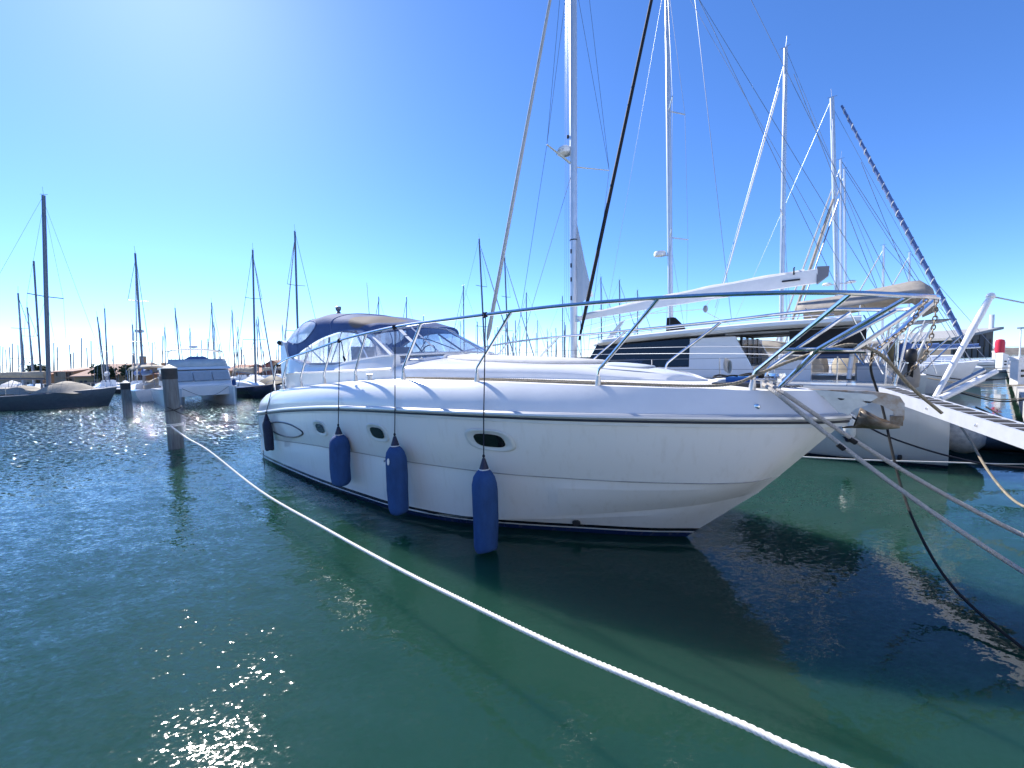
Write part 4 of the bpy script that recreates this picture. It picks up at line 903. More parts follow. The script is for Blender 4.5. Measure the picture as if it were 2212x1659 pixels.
for y, z, m, r_ in ((6.5, 2.25, 'black_plastic', .10), (7.6, 2.35, 'canvas_navy', .13), (8.7, 2.2, 'canvas_black', .14), (9.9, 2.3, 'yellow_cover', .19), (10.6, 2.45, 'render_pink', .12), (11.3, 2.1, 'canvas_white', .2), (7.0, 1.8, 'canvas_taupe', .2)):
    MB().lathe([(.03, -r_*1.6), (r_*.9, -r_*1.2), (r_, 0), (r_*.85, r_*1.1), (.03, r_*1.5)], (12.8, y, z), 12, sq=.75).build('lashed_bag', m, cat_, angle=60)
for y in (6.9, 8.2, 9.3):
    mb = MB()
    for k in range(5): mb.tube([V(12.78+.02*k, y+.16*math.cos(g)+.015*k, 2.05+.24*math.sin(g)-.02*k) for g in [q*.4 for q in range(17)]], .011, 5)
    mb.build('hung_coil', rr.choice(('white_rope', 'grey_rope', 'black_rope')), cat_)
# ================================================================== moored sailing yachts
def boat_frame(p, hd): return (Vector((p[0], p[1], 0)), hd)
def hull_rows(L, B, fb, tr=.8, n=18):
    rows = []
    for i in range(n):
        f = i/(n-1); b = B/2*(tr+(1-tr)*math.sin(min(1, f/.42)*math.pi/2))*(1-max(0, (f-.42)/.58)**2.1)+.01; z = fb*(1+.22*(2*f-.7)**2*(1 if f > .35 else .3))
        x = L*f; ov = .06*L*max(0, f-.8)/.2
        rows.append([V(x-ov*1.0, 0, -.3), V(x-ov*.9, -b*.75, -.05), V(x-ov*.4, -b*.95, z*.5), V(x, -b, z), V(x, -b*.97, z+.03), V(x, 0, z+.07), V(x, b*.97, z+.03), V(x, b, z), V(x-ov*.4, b*.95, z*.5), V(x-ov*.9, b*.75, -.05)])
    return rows
FLEET = []
def clear(p, hd, L, B):
    ax = V(math.cos(hd), math.sin(hd), 0)
    pts = [Vector((p[0], p[1], 0))+ax*(L*f) for f in (.1, .35, .6, .9)]
    for q, r_ in FLEET:
        for a in pts:
            if (a-q).length < r_+B*.5: return False
    return True
def book(p, hd, L, B):
    ax = V(math.cos(hd), math.sin(hd), 0)
    for f in (.1, .35, .6, .9): FLEET.append((Vector((p[0], p[1], 0))+ax*(L*f), B*.5))
def sailboat(label, p, hd, L, B, top, mast_f=.58, fb=1.0, mr=.08, lvl=2, hull='gelcoat', cover='canvas_navy', group=None, spr=2, canopy=None, mastm='alu', radar=False, boomd=-1, name='sailing_yacht', lean=None, rakespr=.0, jib=True):
    """p: stern on the centreline; hd: heading; top: world point of the masthead"""
    fr = boat_frame(p, hd); t = thing(name, label, 'sailboat', (0, 0, 0), fr, group)
    iv = Matrix.Rotation(-hd, 3, 'Z')
    T = iv@(Vector(top)-fr[0]); mb_ = V(L*mast_f, 0, fb*1.25); 
    if lean is None: T = V(T.x if abs(T.x-mb_.x) < 1.5 else mb_.x, T.y if abs(T.y) < 1.5 else 0, T.z)
    H = T.z
    MB().loft(hull_rows(L, B, fb), True, True, True).build('hull', hull, t, angle=40)
    cab = MB(); rows = []
    for i in range(9):
        f = i/8; x = L*(.30+.42*f); hw = B*.30*(1-.45*f); hh = .42*(1-.75*f**2)+.05; rows.append([V(x, -hw, fb), V(x, -hw*.9, fb*1.05+hh*.8), V(x, -hw*.6, fb*1.05+hh), V(x, hw*.6, fb*1.05+hh), V(x, hw*.9, fb*1.05+hh*.8), V(x, hw, fb)])
    cab.loft(rows, False, True, True).build('coachroof', 'gelcoat' if hull != 'hull_grey' else 'canvas_cream', t, angle=40)
    n = 10 if lvl > 1 else 6
    m = MB().tube([mb_-V(0, 0, .3), mb_.lerp(T, .5), T], [mr, mr, mr*.85], n).build('mast', mastm, t)
    if lvl >= 1:
        for k in range(spr):
            f = (k+1)/(spr+1)*.92+.03; c_ = mb_.lerp(T, f); w_ = B*.30*(1-.25*k)
            MB().tube([c_+V(-rakespr, -w_, .04), c_, c_+V(-rakespr, w_, .04)], mr*.28, 5).build('spreader', mastm, m)
    wr = .008 if lvl > 1 else .015
    tips = [mb_.lerp(T, (k+1)/(spr+1)*.92+.03) for k in range(spr)]
    wires = [(V(L*.985, 0, fb*1.2), mb_.lerp(T, .97)), (V(.1, 0, fb*1.1), T)]
    for sg in (-1, 1):
        pr = V(L*mast_f-.2, sg*B*.42, fb)
        for k in range(spr):
            q = tips[k]+V(-rakespr, sg*B*.30*(1-.25*k), .04); wires.append((pr, q)); pr = q
        wires.append((pr, mb_.lerp(T, .96))); wires.append((V(L*mast_f-.5, sg*B*.42, fb), tips[0] if tips else mb_.lerp(T, .6)))
    if lvl >= 1:
        for a, b in (wires if lvl > 1 else wires[:2]+wires[2::3]): MB().tube([a, b], wr, 4).build('stay', 'wire', t)
        if jib: MB().tube([wires[0][0].lerp(wires[0][1], .04), wires[0][0].lerp(wires[0][1], .12), wires[0][0].lerp(wires[0][1], .95)], [mr*.35, mr*.75, mr*.4], 7).build('furled_jib', 'canvas_white' if lvl < 2 else cover, t)
    zb = fb*1.05+1.0; bl = L*mast_f-L*.10
    bo = MB().tube([V(L*mast_f-.15, 0, zb), V(L*mast_f-bl*.92, 0, zb+.15)], mr*.75, 8).build('boom', mastm, t)
    rows = []
    for i in range(10):
        f = i/9; c_ = V(L*mast_f-.1-bl*.88*f, 0, zb+.1+.15*f); r_ = (.20*(1-.55*f)+.05)*(1+.1*math.sin(i*2.3)); rows.append([c_+V(0, math.cos(g)*r_*.6, math.sin(g)*r_+r_*.6) for g in [q*math.pi/4 for q in range(8)]])
    MB().loft(rows, True, True, True).build('sail_cover', cover, bo, angle=70)
    if lvl >= 1:
        MB().tube([T, T+V(-.05, .03, .55)], .008, 4).build('masthead_antenna', 'wire', m); MB().tube([T+V(.25, 0, .05), T+V(-.2, 0, .08)], .012, 4).build('wind_vane', 'alu_dark', m)
    if radar:
        c_ = mb_.lerp(T, radar); MB().lathe([(.05, -.12), (.28, -.10), (.30, .0), (.27, .11), (.05, .14)], c_+V(.5, 0, 0), 16).build('radar_dome', 'paint_white', m); MB().box(c_+V(.25, 0, -.12), (.5, .12, .05)).build('radar_bracket', 'alu', m)
    if canopy:
        x0, x1, hz, cm = canopy; rows = []
        for i in range(9):
            f = i/8; x = x0+(x1-x0)*f; hw = B*.42; zt = hz+.18*math.sin(f*math.pi)
            rows.append([V(x, math.sin(g)*hw, zt-.35*(1-math.cos(g)**.8 if math.cos(g) > 0 else 1)) for g in [-1.5+q*.3 for q in range(11)]])
        cb = MB().loft(rows).build('bimini', cm, t, angle=70); cb.modifiers.new('t', 'SOLIDIFY').thickness = .02
        for x in (x0+.05, (x0+x1)/2, x1-.05):
            for sg in (-1, 1): MB().tube([V((x0+x1)/2, sg*B*.43, fb), V(x, sg*B*.41, hz-.2)], .014, 6).build('bimini_frame', 'steel', cb)
    if lvl > 1:
        for sg in (-1, 1):
            for k in range(6):
                x = L*(.05+.17*k); b = B*.46*(1 if k < 4 else .62 if k == 4 else .3); MB().tube([V(x, sg*b, fb), V(x, sg*b, fb+.65)], .012, 6).build('stanchion', 'steel', t)
            MB().tube([V(.2, sg*B*.44, fb+.64), V(L*.22, sg*B*.46, fb+.64), V(L*.56, sg*B*.46, fb+.64), V(L*.76, sg*B*.30, fb+.66), V(L*.95, 0, fb+.75)], .007, 5).build('lifeline', 'wire', t)
        MB().tube(sm([(1.0, -B*.44, fb+.66), (.15, -B*.42, fb+.66), (.1, 0, fb+.66), (.15, B*.42, fb+.66), (1.0, B*.44, fb+.66)], 5), .014, 6).build('pushpit', 'steel', t)
        for y in (-B*.36, -B*.12, B*.12, B*.36): MB().tube([V(.12, y, fb), V(.12, y, fb+.66)], .013, 6).build('pushpit_post', 'steel', t)
    book(p, hd, L, B); return t, fr
BOWOUT = HD+math.pi                    # heading of boats lying stern-to, bow away from the quay
# behind the catamaran: three bigger yachts on the same quay, told apart by what they carry
def mast_at(ly, u, v):                 # world point on the row line (yacht-frame y = ly) seen at that bearing
    d = ray(u, v); o = V(0, 0, CAM_H); n_ = Matrix.Rotation(HD, 3, 'Z')@V(0, 1, 0); s = (ly-n_.dot(o-YO[0]))/n_.dot(d); return o+d*s
mA = mast_at(15.4, 1450, 700); tA = mast_at(15.4, 1440, -90)
LA = 13.0; hdv = V(math.cos(BOWOUT), math.sin(BOWOUT), 0); pA = Vector((mA.x, mA.y, 0))-hdv*(LA*.66)
ya, fa = sailboat('white sloop with black mast boot and large taupe bimini, moored beside the catamaran', pA, BOWOUT, LA, 4.1, tA, .66, 1.25, .125, 2, cover='canvas_cream', spr=2, canopy=(3.6, 5.6, 2.75, 'canvas_cream'), radar=.30, rakespr=.5, jib=False)
c_ = V(LA*.66, 0, 1.5); MB().loft([[c_+V(-.95, -.08, 1.6), c_+V(.2, -.16, 1.6), c_+V(.2, .16, 1.6), c_+V(-.95, .08, 1.6)], [c_+V(-.6, -.08, 2.3), c_+V(.2, -.17, 2.3), c_+V(.2, .17, 2.3), c_+V(-.6, .08, 2.3)], [c_+V(-.17, -.15, 2.75), c_+V(.17, -.15, 2.75), c_+V(.17, .15, 2.75), c_+V(-.17, .15, 2.75)]], True, True, True).build('mast_boot', 'canvas_black', ya)
mB = mast_at(20.6, 1688, 690); tB = mast_at(20.6, 1697, 104)
LB = 9.6; pB = Vector((mB.x, mB.y, 0))-hdv*(LB*.56)
yb_, fb_ = sailboat('white sloop with solar panel on its stern gantry, second beyond the catamaran', pB, BOWOUT, LB, 3.5, tB, .56, 1.2, .115, 2, cover='canvas_taupe', spr=1, canopy=None, rakespr=.0, jib=False)
def bim(parent, x0, x1, hw, z, m, hump=.55):
    rows = []
    for i in range(15):
        f = i/14; x = x0+(x1-x0)*f; zt = z+hump*(1-f)**1.4*min(1, (f+.02)/.10)**.5-.15*(1-min(1, (f+.05)/.15))
        rows.append([V(x, hw*k, zt-.62*abs(k)**2.6) for k in (-1, -.85, -.6, -.3, 0, .3, .6, .85, 1)])
    rows.insert(0, [V(x0-.05, hw*k, z-.85) for k in (-1, -.85, -.6, -.3, 0, .3, .6, .85, 1)])
    o = MB().loft(rows).build('bimini', m, parent, angle=70); o.modifiers.new('t', 'SOLIDIFY').thickness = .02
    for x in (x0+.3, (x0+x1)/2, x1-.3):
        for sg in (-1, 1): MB().tube([V((x0+x1)/2, sg*hw*.98, 1.2), V(x, sg*hw*.97, z-.42)], .016, 6).build('bimini_frame', 'steel', o)
bim(ya, -.45, 3.3, 1.75, 4.45, 'canvas_taupe', .45)
# stern gantry, davits, gear on that yacht
gz = MB()
for sg in (-1, 1):
    MB().tube(sm([(.5, sg*1.5, 1.2), (.2, sg*1.5, 2.4), (-.2, sg*1.45, 3.5)], 5), .04, 8).build('gantry_leg', 'paint_white', yb_)
    MB().tube([V(.2, sg*1.5, 1.3), V(-1.0, sg*1.2, 2.9)], .03, 7).build('davit', 'steel', yb_)
    for k in range(3): MB().tube([V(-.3+.5*k, sg*1.5, 1.3), V(.3+.5*k, sg*1.48, 3.3)], .016, 6).build('gantry_brace', 'steel', yb_)
MB().box((-.15, 0, 3.56), (1.0, 3.2, .05)).build('solar_panel', 'alu_dark', yb_)
for y, m in ((-1.1, 'canvas_navy'), (-.6, 'fender_navy'), (.4, 'yellow_cover'), (1.0, 'canvas_cream')):
    MB().lathe([(.04, -.3), (.15, -.24), (.18, 0), (.15, .22), (.04, .3)], (.12, y, 2.1), 12, sq=.6).build('lashed_bag', m, yb_)
mC = mast_at(25.5, 1815, 690); tC = mast_at(25.5, 1797, 212)
LC = 12.5; HIN = HD; hiv = V(math.cos(HIN), math.sin(HIN), 0); pC = Vector((mC.x, mC.y, 0))-hiv*(LC*.56)
yc_, fc_ = sailboat('white sloop moored bow-to with a navy and white spiral furled headsail', pC, HIN, LC, 3.9, tC, .56, 1.2, .135, 2, cover='canvas_white', spr=2, jib=False)
iv = Matrix.Rotation(-HIN, 3, 'Z'); f0 = iv@(mast_at(23.5, 2082, 735)-fc_[0]); f1 = iv@(tC-fc_[0])+V(.3, 0, -.2)
MB().tube([f0, f0.lerp(f1, .05), f0.lerp(f1, .5), f0.lerp(f1, .97)], [.05, .10, .095, .05], 10).build('furled_genoa', 'canvas_navy', yc_)
mb = MB(); P = []
for i in range(260):
    f = .05+.92*i/259; c_ = f0.lerp(f1, f); t_ = (f1-f0).normalized(); a = t_.orthogonal().normalized(); b = t_.cross(a); r_ = np.interp(f, [0, .05, .5, .97], [.05, .104, .099, .054]); g = f*2*math.pi*26; P.append(c_+a*(math.cos(g)*r_)+b*(math.sin(g)*r_))
mb.tube(P, .026, 4); mb.build('spiral_strip', 'canvas_white', yc_)
for v, dx in ((612, -.55), (612, .55), (632, -.4)):
    p = mast_at(25.5, 1812, v); p = iv@(p-fc_[0]); MB().lathe([(.04, -.08), (.2, -.06), (.24, 0), (.18, .08), (.03, .11)], p+V(dx, -.05, 0), 14).build('radome', 'paint_white', yc_); MB().tube([p, p+V(dx, -.05, -.08)], .03, 6).build('radome_arm', 'alu', yc_)
# two masts beyond
for (ly, u0, v0, u1, v1, hd_, L_, lb) in ((31.5, 1820, 690, 1816, 345, BOWOUT, 11, 'white sloop with slim pale mast beyond the spiral furled sloop'), (37, 1830, 690, 1824, 365, BOWOUT, 11.5, 'white sloop with slim pale mast, second beyond the spiral furled sloop'), (44, 1909, 640, 1909, 530, BOWOUT, 11, 'white sloop far along the quay with a plain bare mast'), (52, 1966, 640, 1965, 545, BOWOUT, 11, 'white sloop farthest along the quay beside the warehouse')):
    a = mast_at(ly, u0, v0); tt = mast_at(ly, u1, v1); sailboat(lb, Vector((a.x, a.y, 0))-hdv*(L_*.58), hd_, L_, 3.6, tt, .58, 1.15, .11, 1, spr=2)
# long loose stays crossing the sky between these rigs (backstays and topping lifts)
def sky_wire(u0, v0, y0, u1, v1, y1, r, m, parent, fr):
    iv_ = Matrix.Rotation(-fr[1], 3, 'Z'); a = iv_@(at(u0, v0, y0)-fr[0]); b = iv_@(at(u1, v1, y1)-fr[0]); MB().tube([a, b], r, 4).build('running_stay', m, parent)
for w_ in ((1505, -10, 21, 1905, 645, 19), (1620, -5, 22, 1945, 650, 20), (1680, 190, 19, 1545, 665, 19.5), (1500, -10, 20.5, 1580, 690, 19.5), (1715, 160, 20, 1905, 650, 19), (1860, 350, 23, 1978, 645, 22), (1510, 0, 21, 1818, 640, 20)):
    sky_wire(*w_, .012, 'wire', ya, fa)
sky_wire(1684, 190, 20.8, 1556, 640, 20.0, .03, 'canvas_white', yb_, fb_)
sky_wire(1800, 430, 20.3, 1712, 690, 20.3, .06, 'canvas_taupe', yb_, fb_); sky_wire(1812, 430, 20.3, 1722, 690, 20.3, .03, 'alu_dark', yb_, fb_)

# near dark-hulled sailboat at the west side, with cream covers
d0 = at(108, 868, 26.5); p0 = Vector((d0.x, d0.y, 0)); hdk = R(4); hx = V(math.cos(hdk), math.sin(hdk), 0)
t1, f1_ = sailboat('grey hulled sailboat with tall mast and cream deck cover across the basin', p0-hx*7.2, hdk, 11.4, 3.6, at(94, 422, 26.5), .63, .85, .11, 2, hull='hull_grey', cover='canvas_cream', spr=1, mastm='alu_dark', jib=False)
MB().tube([V(6.78, 0, 1.0), V(7.05, 0, 9.5)], .05, 7).build('rolled_sail', 'alu_dark', t1)
rows = []
for i in range(9):
    f = i/8; x = 7.3+2.6*f; h_ = .75*math.sin(math.pi*min(1, .12+f*.95))**.7+.05; rows.append([V(x, 1.2*k, .9+h_*(1-k*k*.85)) for k in (-1, -.8, -.5, 0, .5, .8, 1)])
MB().loft(rows, False, True, True).build('deck_tent', 'canvas_cream', t1, angle=60)
rows = []
for i in range(7):
    f = i/6; x = 4.6+2.2*f; h_ = .6*math.sin(math.pi*(.1+.8*f)); rows.append([V(x, 1.1*k, .9+h_*(1-k*k*.85)) for k in (-1, -.5, 0, .5, 1)])
MB().loft(rows, False, True, True).build('deck_tent', 'canvas_cream', t1, angle=60)
# power catamaran facing the camera
pc = V(-18.9, 24.75, 0); pcf = boat_frame((pc.x, pc.y), R(-44)); pcz = thing('power_catamaran', 'white power catamaran with flybridge bimini and twin bows, beyond the roped pile', 'catamaran', (0, 0, 0), pcf)
pcz.scale = (.77, .77, .77); [FLEET.append((Vector((pc.x-k, pc.y+k, 0)), 2.2)) for k in (0, 2, 4)]
for sg in (-1, 1):
    rows = []
    for i in range(14):
        f = i/13; x = -9.5+10.5*f; b = .75*(1-max(0, (f-.6)/.4)**2)+.06; z = 1.25+.25*f; rows.append([V(x, sg*1.75-b*.6, -.3), V(x, sg*1.75-b*.9, .3), V(x, sg*1.75-b, z), V(x, sg*1.75+b, z), V(x, sg*1.75+b*.9, .3), V(x, sg*1.75+b*.6, -.3)])
    MB().loft(rows, True, True, True).build('hull', 'gelcoat', pcz, angle=40)
MB().box((-4.6, 0, 1.22), (10.0, 3.6, .75)).build('wing_deck', 'gelcoat', pcz)
rows = [[V(x, -hw, z0), V(x, -hw*.96, z1), V(x, hw*.96, z1), V(x, hw, z0)] for x, hw, z0, z1 in ((-8.0, 2.1, 1.55, 2.9), (-2.2, 2.1, 1.55, 2.9), (-1.2, 2.0, 1.55, 2.7), (-.1, 1.9, 1.55, 1.75))]
MB().loft(rows, False, True, True).build('saloon', 'gelcoat', pcz, angle=30)
for ya0, yb0 in ((-1.8, -.66), (-.58, .58), (.66, 1.8)):
    MB().prism([V(-1.0, ya0, 2.62), V(-1.0, yb0, 2.62), V(-.35, yb0, 1.95), V(-.35, ya0, 1.95)], (.14, 0, .12)).build('front_window', 'canvas_grey', pcz)
for sg in (-1, 1): MB().prism([V(-7.0, sg*2.09, 2.0), V(-2.4, sg*2.09, 2.0), V(-1.9, sg*2.06, 2.6), V(-7.0, sg*2.06, 2.6)], (0, sg*.03, 0)).build('side_window', 'pane_dark', pcz)
MB().loft([[V(-7.8, -2.15, 2.92), V(-7.8, 2.15, 2.92), V(-7.8, 2.1, 3.12), V(-7.8, -2.1, 3.12)], [V(-1.6, -2.15, 2.92), V(-1.6, 2.15, 2.92), V(-1.8, 2.1, 3.12), V(-1.8, -2.1, 3.12)]], True, True, True).build('flybridge_deck', 'gelcoat', pcz)
MB().loft([[V(-2.0, y*2.0, 3.1) for y in (-1, -.5, 0, .5, 1)], [V(-2.3, y*1.9, 3.75) for y in (-1, -.5, 0, .5, 1)]]).build('flybridge_coaming', 'gelcoat_old', pcz).modifiers.new('t', 'SOLIDIFY').thickness = .06
for sg in (-1, 1):
    MB().tube(sm([(-2.4, sg*1.8, 3.2), (-2.5, sg*1.85, 4.2), (-2.6, sg*1.6, 4.55)], 4), .022, 6).build('bimini_frame', 'steel', pcz); MB().tube([V(-4.8, sg*1.8, 3.2), V(-3.0, sg*1.8, 4.4)], .02, 6).build('bimini_frame', 'steel', pcz)
    MB().lathe([(.08, 0), (.14, .05), (.15, .45), (.06, .55)], (.35, sg*1.9, 1.5), 12).build('hung_fender', 'fender_blue', pcz)
rows = []
for i in range(7):
    f = i/6; x = -4.9+2.4*f; rows.append([V(x, 1.85*k, 4.62-.22*abs(k)**3+.06*math.sin(f*3.1)) for k in (-1, -.8, -.4, 0, .4, .8, 1)])
MB().loft(rows).build('bimini', 'canvas_white', pcz, angle=70).modifiers.new('t', 'SOLIDIFY').thickness = .02
MB().loft([[V(-2.6+.3*a, .9*b*k, z) for a, b in ((-1, -1), (1, -1), (1, 1), (-1, 1))] for k, z in ((1, 3.3), (1, 3.7), (.5, 4.0))], True, True, True).build('covered_console', 'canvas_navy', pcz, angle=70)
MB().lathe([(.05, 0), (.28, .03), (.3, .12), (.25, .2), (.04, .23)], (-3.4, -.05, 4.72), 14).build('radar_dome', 'paint_white', pcz)
MB().tube(sm([(.6, -1.5, 1.5), (.95, -.6, .95), (1.0, 0, .85), (.95, .6, .95), (.6, 1.5, 1.5)], 6), .015, 5).build('bridle', 'black_rope', pcz)
MB().tube([V(.3, -2.3, 2.0)]+[V(.9, y, 2.05) for y in (-1.7, -.8, 0, .8, 1.7)]+[V(.3, 2.3, 2.0)], .012, 5).build('bow_rail', 'steel', pcz)

# the rest of the basin: each mast its own yacht, stood off along its sight line until the hulls are clear
covers = ['canvas_navy', 'canvas_blue', 'canvas_cream', 'canvas_white', 'canvas_taupe', 'canvas_navy']
def far_boat(u0, vt, ub, H, lvl, label, group, spr=2, dark=False, kw=None, mrk=1.0):
    rr = random.Random(int(u0*7+vt)); Y = 30.0
    for it in range(60):
        b = at(ub, 800, Y); hz = at(ub, 0, Y); tp = at(u0, vt, Y)
        if tp.z >= H: break
        Y += 1.0
    hd_ = HD+rr.choice((0, math.pi))+rr.uniform(-.06, .06)
    for it in range(80):
        b = at(ub, 800, Y); tp = at(u0, vt, Y); L = max(7.0, min(14, tp.z*.78)); B = L*.30; ax_ = V(math.cos(hd_), math.sin(hd_), 0); p = Vector((b.x, b.y, 0))-ax_*(L*.58)
        if clear(p, hd_, L, B) or (ub < 650 and Y > 53 and lvl): break
        Y += 1.0
    hl, cv_ = rr.choice((('gelcoat', 'white'), ('gelcoat', 'white'), ('gelcoat_old', 'off-white'), ('hull_navy', 'navy'))), rr.choice(covers)
    if lvl and group: label = label.replace('sailing yacht', hl[1]+' sailing yacht').replace('mast', ('one' if spr == 1 else 'two')+'-spreader mast').replace(' moored', ' and '+cv_.replace('canvas_', '')+' sail cover moored').replace(' whose', ' with '+cv_.replace('canvas_', '')+' sail cover, whose')
    sailboat(label, p, hd_, L, B, tp, .58, L*.085, max(.055, L*.0085)*mrk, lvl, hull=hl[0], cover=cv_, group=group, spr=spr, mastm='alu_dark' if dark else 'alu', **(kw or {}))
G1 = 'yachts in the basin to the west'; LB1 = 'sailing yacht with bare mast moored across the basin'
for (u0, vt, ub, H, spr, lb, kw) in (
    (292, 547, 308, 12.5, 2, 'sailing yacht with cream bimini and tall two-spreader mast beyond the far pile', dict(canopy=(.6, 3.6, 2.5, 'canvas_cream'), radar=.42)),
    (546, 540, 550, 13, 2, 'tall sloop with navy sail cover hoisted against its mast', None), (637, 500, 645, 14, 2, 'tall sloop whose mast stands just aft of the yacht canopy', None),
    (457, 654, 463, 12, 1, None, None), (39, 633, 49, 12, 2, None, None), (59, 664, 71, 12, 2, None, None), (210, 684, 227, 11, 1, None, None), (226, 666, 231, 12, 1, None, None),
    (286, 701, 291, 10, 1, None, None), (356, 707, 356, 10, 1, None, None), (378, 665, 390, 12, 1, None, None), (410, 709, 413, 10, 1, None, None),
    (501, 670, 507, 11, 1, None, None), (514, 706, 514, 10, 1, None, None), (554, 690, 558, 11, 1, None, None), (557, 684, 568, 11, 1, None, None),
    (610, 702, 613, 10, 1, None, None), (616, 716, 619, 10, 1, None, None), (462, 696, 466, 11, 1, None, None), (150, 745, 152, 9, 1, None, None), (12, 755, 14, 9, 1, None, None)):
    far_boat(u0, vt, ub, H*(.72 if ub < 330 and not lb else .80), 1, lb or LB1, None if lb else G1, spr, True, kw)
G2 = 'masts beyond the motor yacht'; LB2 = 'distant sailing yacht whose mast rises beyond the yacht'
for (u0, vt, ub, H) in ((818, 641, 819, 12), (878, 641, 879, 12), (915, 682, 915, 10), (1001, 617, 1003, 12), (1035, 516, 1049, 15), (1090, 556, 1099, 14), (1137, 632, 1138, 13), (1161, 692, 1161, 12), (1182, 711, 1183, 12), (1075, 706, 1076, 12), (994, 693, 996, 12), (1298, 599, 1300, 13), (1338, 605, 1340, 13), (1377, 627, 1378, 13), (1215, 640, 1216, 13)):
    far_boat(u0, vt, ub, H, 1, LB2, G2, 2, True, None, 1.0)  # dark mast metal: their backlit tone is put into the colour
rr = random.Random(21); G3 = 'small masts on the far side of the harbour'
for k in range(84):
    u = 1020+rr.uniform(0, 400) if k < 34 else rr.uniform(640, 1000) if k < 52 else rr.uniform(-5, 640); far_boat(u, rr.uniform(690, 738) if k < 52 else rr.uniform(722, 768), u+rr.uniform(-3, 3), rr.uniform(11, 14), 0, 'small distant yacht mast on the far side of the harbour', G3, 2, True, None, 1.6)  # these masts too get dark metal, painting in the backlit look
# ================================================================== shore buildings, trees, quay furniture
def local_rect(u0, u1, Y, depth):
    a = at(u0, 800, Y); b = at(u1, 800, Y); return a.x, b.x
def house(u0, u1, v_eave, v_ridge, Y, depth, wall, roof, label, ridge='x', wins=(), chimney=None, name='house'):
    x0, x1 = local_rect(u0, u1, Y, depth); ze = at((u0+u1)/2, v_eave, Y).z; zr = at((u0+u1)/2, v_ridge, Y+(depth/2 if ridge == 'x' else 0)).z; zr = max(zr, ze+.4); g = .5
    t = thing(name, label, 'house', ((x0+x1)/2, Y, g))
    MB().prism([V(x0, Y, g), V(x1, Y, g), V(x1, Y+depth, g), V(x0, Y+depth, g)], (0, 0, ze-g)).build('wall', wall, t)
    o = .35; mb = MB(); ym = Y+depth/2; xm = (x0+x1)/2
    if ridge == 'x':
        mb.add([(x0-o, Y-o, ze-.1), (x1+o, Y-o, ze-.1), (x1+o, ym, zr), (x0-o, ym, zr), (x1+o, Y+depth+o, ze-.1), (x0-o, Y+depth+o, ze-.1), (x0-o, Y-o, ze+.06), (x1+o, Y-o, ze+.06), (x1+o, ym, zr+.16), (x0-o, ym, zr+.16), (x1+o, Y+depth+o, ze+.06), (x0-o, Y+depth+o, ze+.06)],
               [(0, 1, 2, 3), (3, 2, 4, 5), (6, 9, 8, 7), (9, 11, 10, 8), (0, 6, 7, 1), (4, 10, 11, 5), (1, 7, 8, 10, 4, 2), (0, 3, 5, 11, 9, 6)])
        gb = MB().add([(x0, Y, ze), (x0, Y+depth, ze), (x0, ym, zr), (x1, Y, ze), (x1, Y+depth, ze), (x1, ym, zr)], [(0, 1, 2), (3, 5, 4)]); gb.build('gable', wall, t)
    else:
        mb.add([(x0-o, Y-o, ze-.1), (xm, Y-o, zr), (x1+o, Y-o, ze-.1), (x0-o, Y+depth+o, ze-.1), (xm, Y+depth+o, zr), (x1+o, Y+depth+o, ze-.1), (x0-o, Y-o, ze+.06), (xm, Y-o, zr+.16), (x1+o, Y-o, ze+.06), (x0-o, Y+depth+o, ze+.06), (xm, Y+depth+o, zr+.16), (x1+o, Y+depth+o, ze+.06)],
               [(0, 3, 4, 1), (1, 4, 5, 2), (6, 7, 10, 9), (7, 8, 11, 10), (0, 1, 2, 8, 7, 6), (3, 9, 10, 11, 5, 4), (0, 6, 9, 3), (2, 5, 11, 8)])
        MB().add([(x0, Y, ze), (x1, Y, ze), (xm, Y, zr), (x0, Y+depth, ze), (x1, Y+depth, ze), (xm, Y+depth, zr)], [(0, 1, 2), (3, 5, 4)]).build('gable', wall, t)
    rf = mb.build('roof', roof, t, angle=20)
    if chimney:
        cx = at(chimney, 800, Y).x; MB().box((cx, ym, zr+.5), (.6, .6, 1.5)).build('chimney', wall, rf)
    for (ua, ub, va, vb, dark) in wins:
        xa, xb = at(ua, 800, Y).x, at(ub, 800, Y).x; za, zb = at(ua, va, Y).z, at(ua, vb, Y).z
        wn = MB().prism([V(xa, Y-.03, zb), V(xb, Y-.03, zb), V(xb, Y-.03, za), V(xa, Y-.03, za)], (0, .05, 0)).build('window', 'shutter', t)
        MB().prism([V(xa-.08, Y-.14, zb-.1), V(xb+.08, Y-.14, zb-.1), V(xb+.08, Y-.14, zb-.02), V(xa-.08, Y-.14, zb-.02)], (0, .13, 0)).build('sill', 'concrete', wn)
        if dark: MB().prism([V(xa-.1, Y-.9, zb-.05), V(xb+.1, Y-.9, zb-.05), V(xb+.1, Y-.9, zb+.75), V(xa-.1, Y-.9, zb+.75)], (0, .08, 0)).prism([V(xa-.1, Y-.9, zb-.12), V(xb+.1, Y-.9, zb-.12), V(xb+.1, Y, zb-.12), V(xa-.1, Y, zb-.12)], (0, 0, .08)).build('balcony', wall, wn)
    return t
house(-45, 70, 818, 807, 60, 9, 'render_beige', 'tile_roof', 'low beige house with long red tiled roof at the west end of the shore', wins=((5, 11, 826, 836, 0), (30, 36, 826, 836, 0), (52, 60, 826, 837, 0)))
house(115, 158, 803, 797, 61, 8, 'render_beige', 'tile_roof_pale', 'beige two-storey house with balconies beside the big pale roof', wins=((121, 127, 805, 813, 0), (139, 153, 804, 814, 1), (139, 153, 819, 828, 1)))
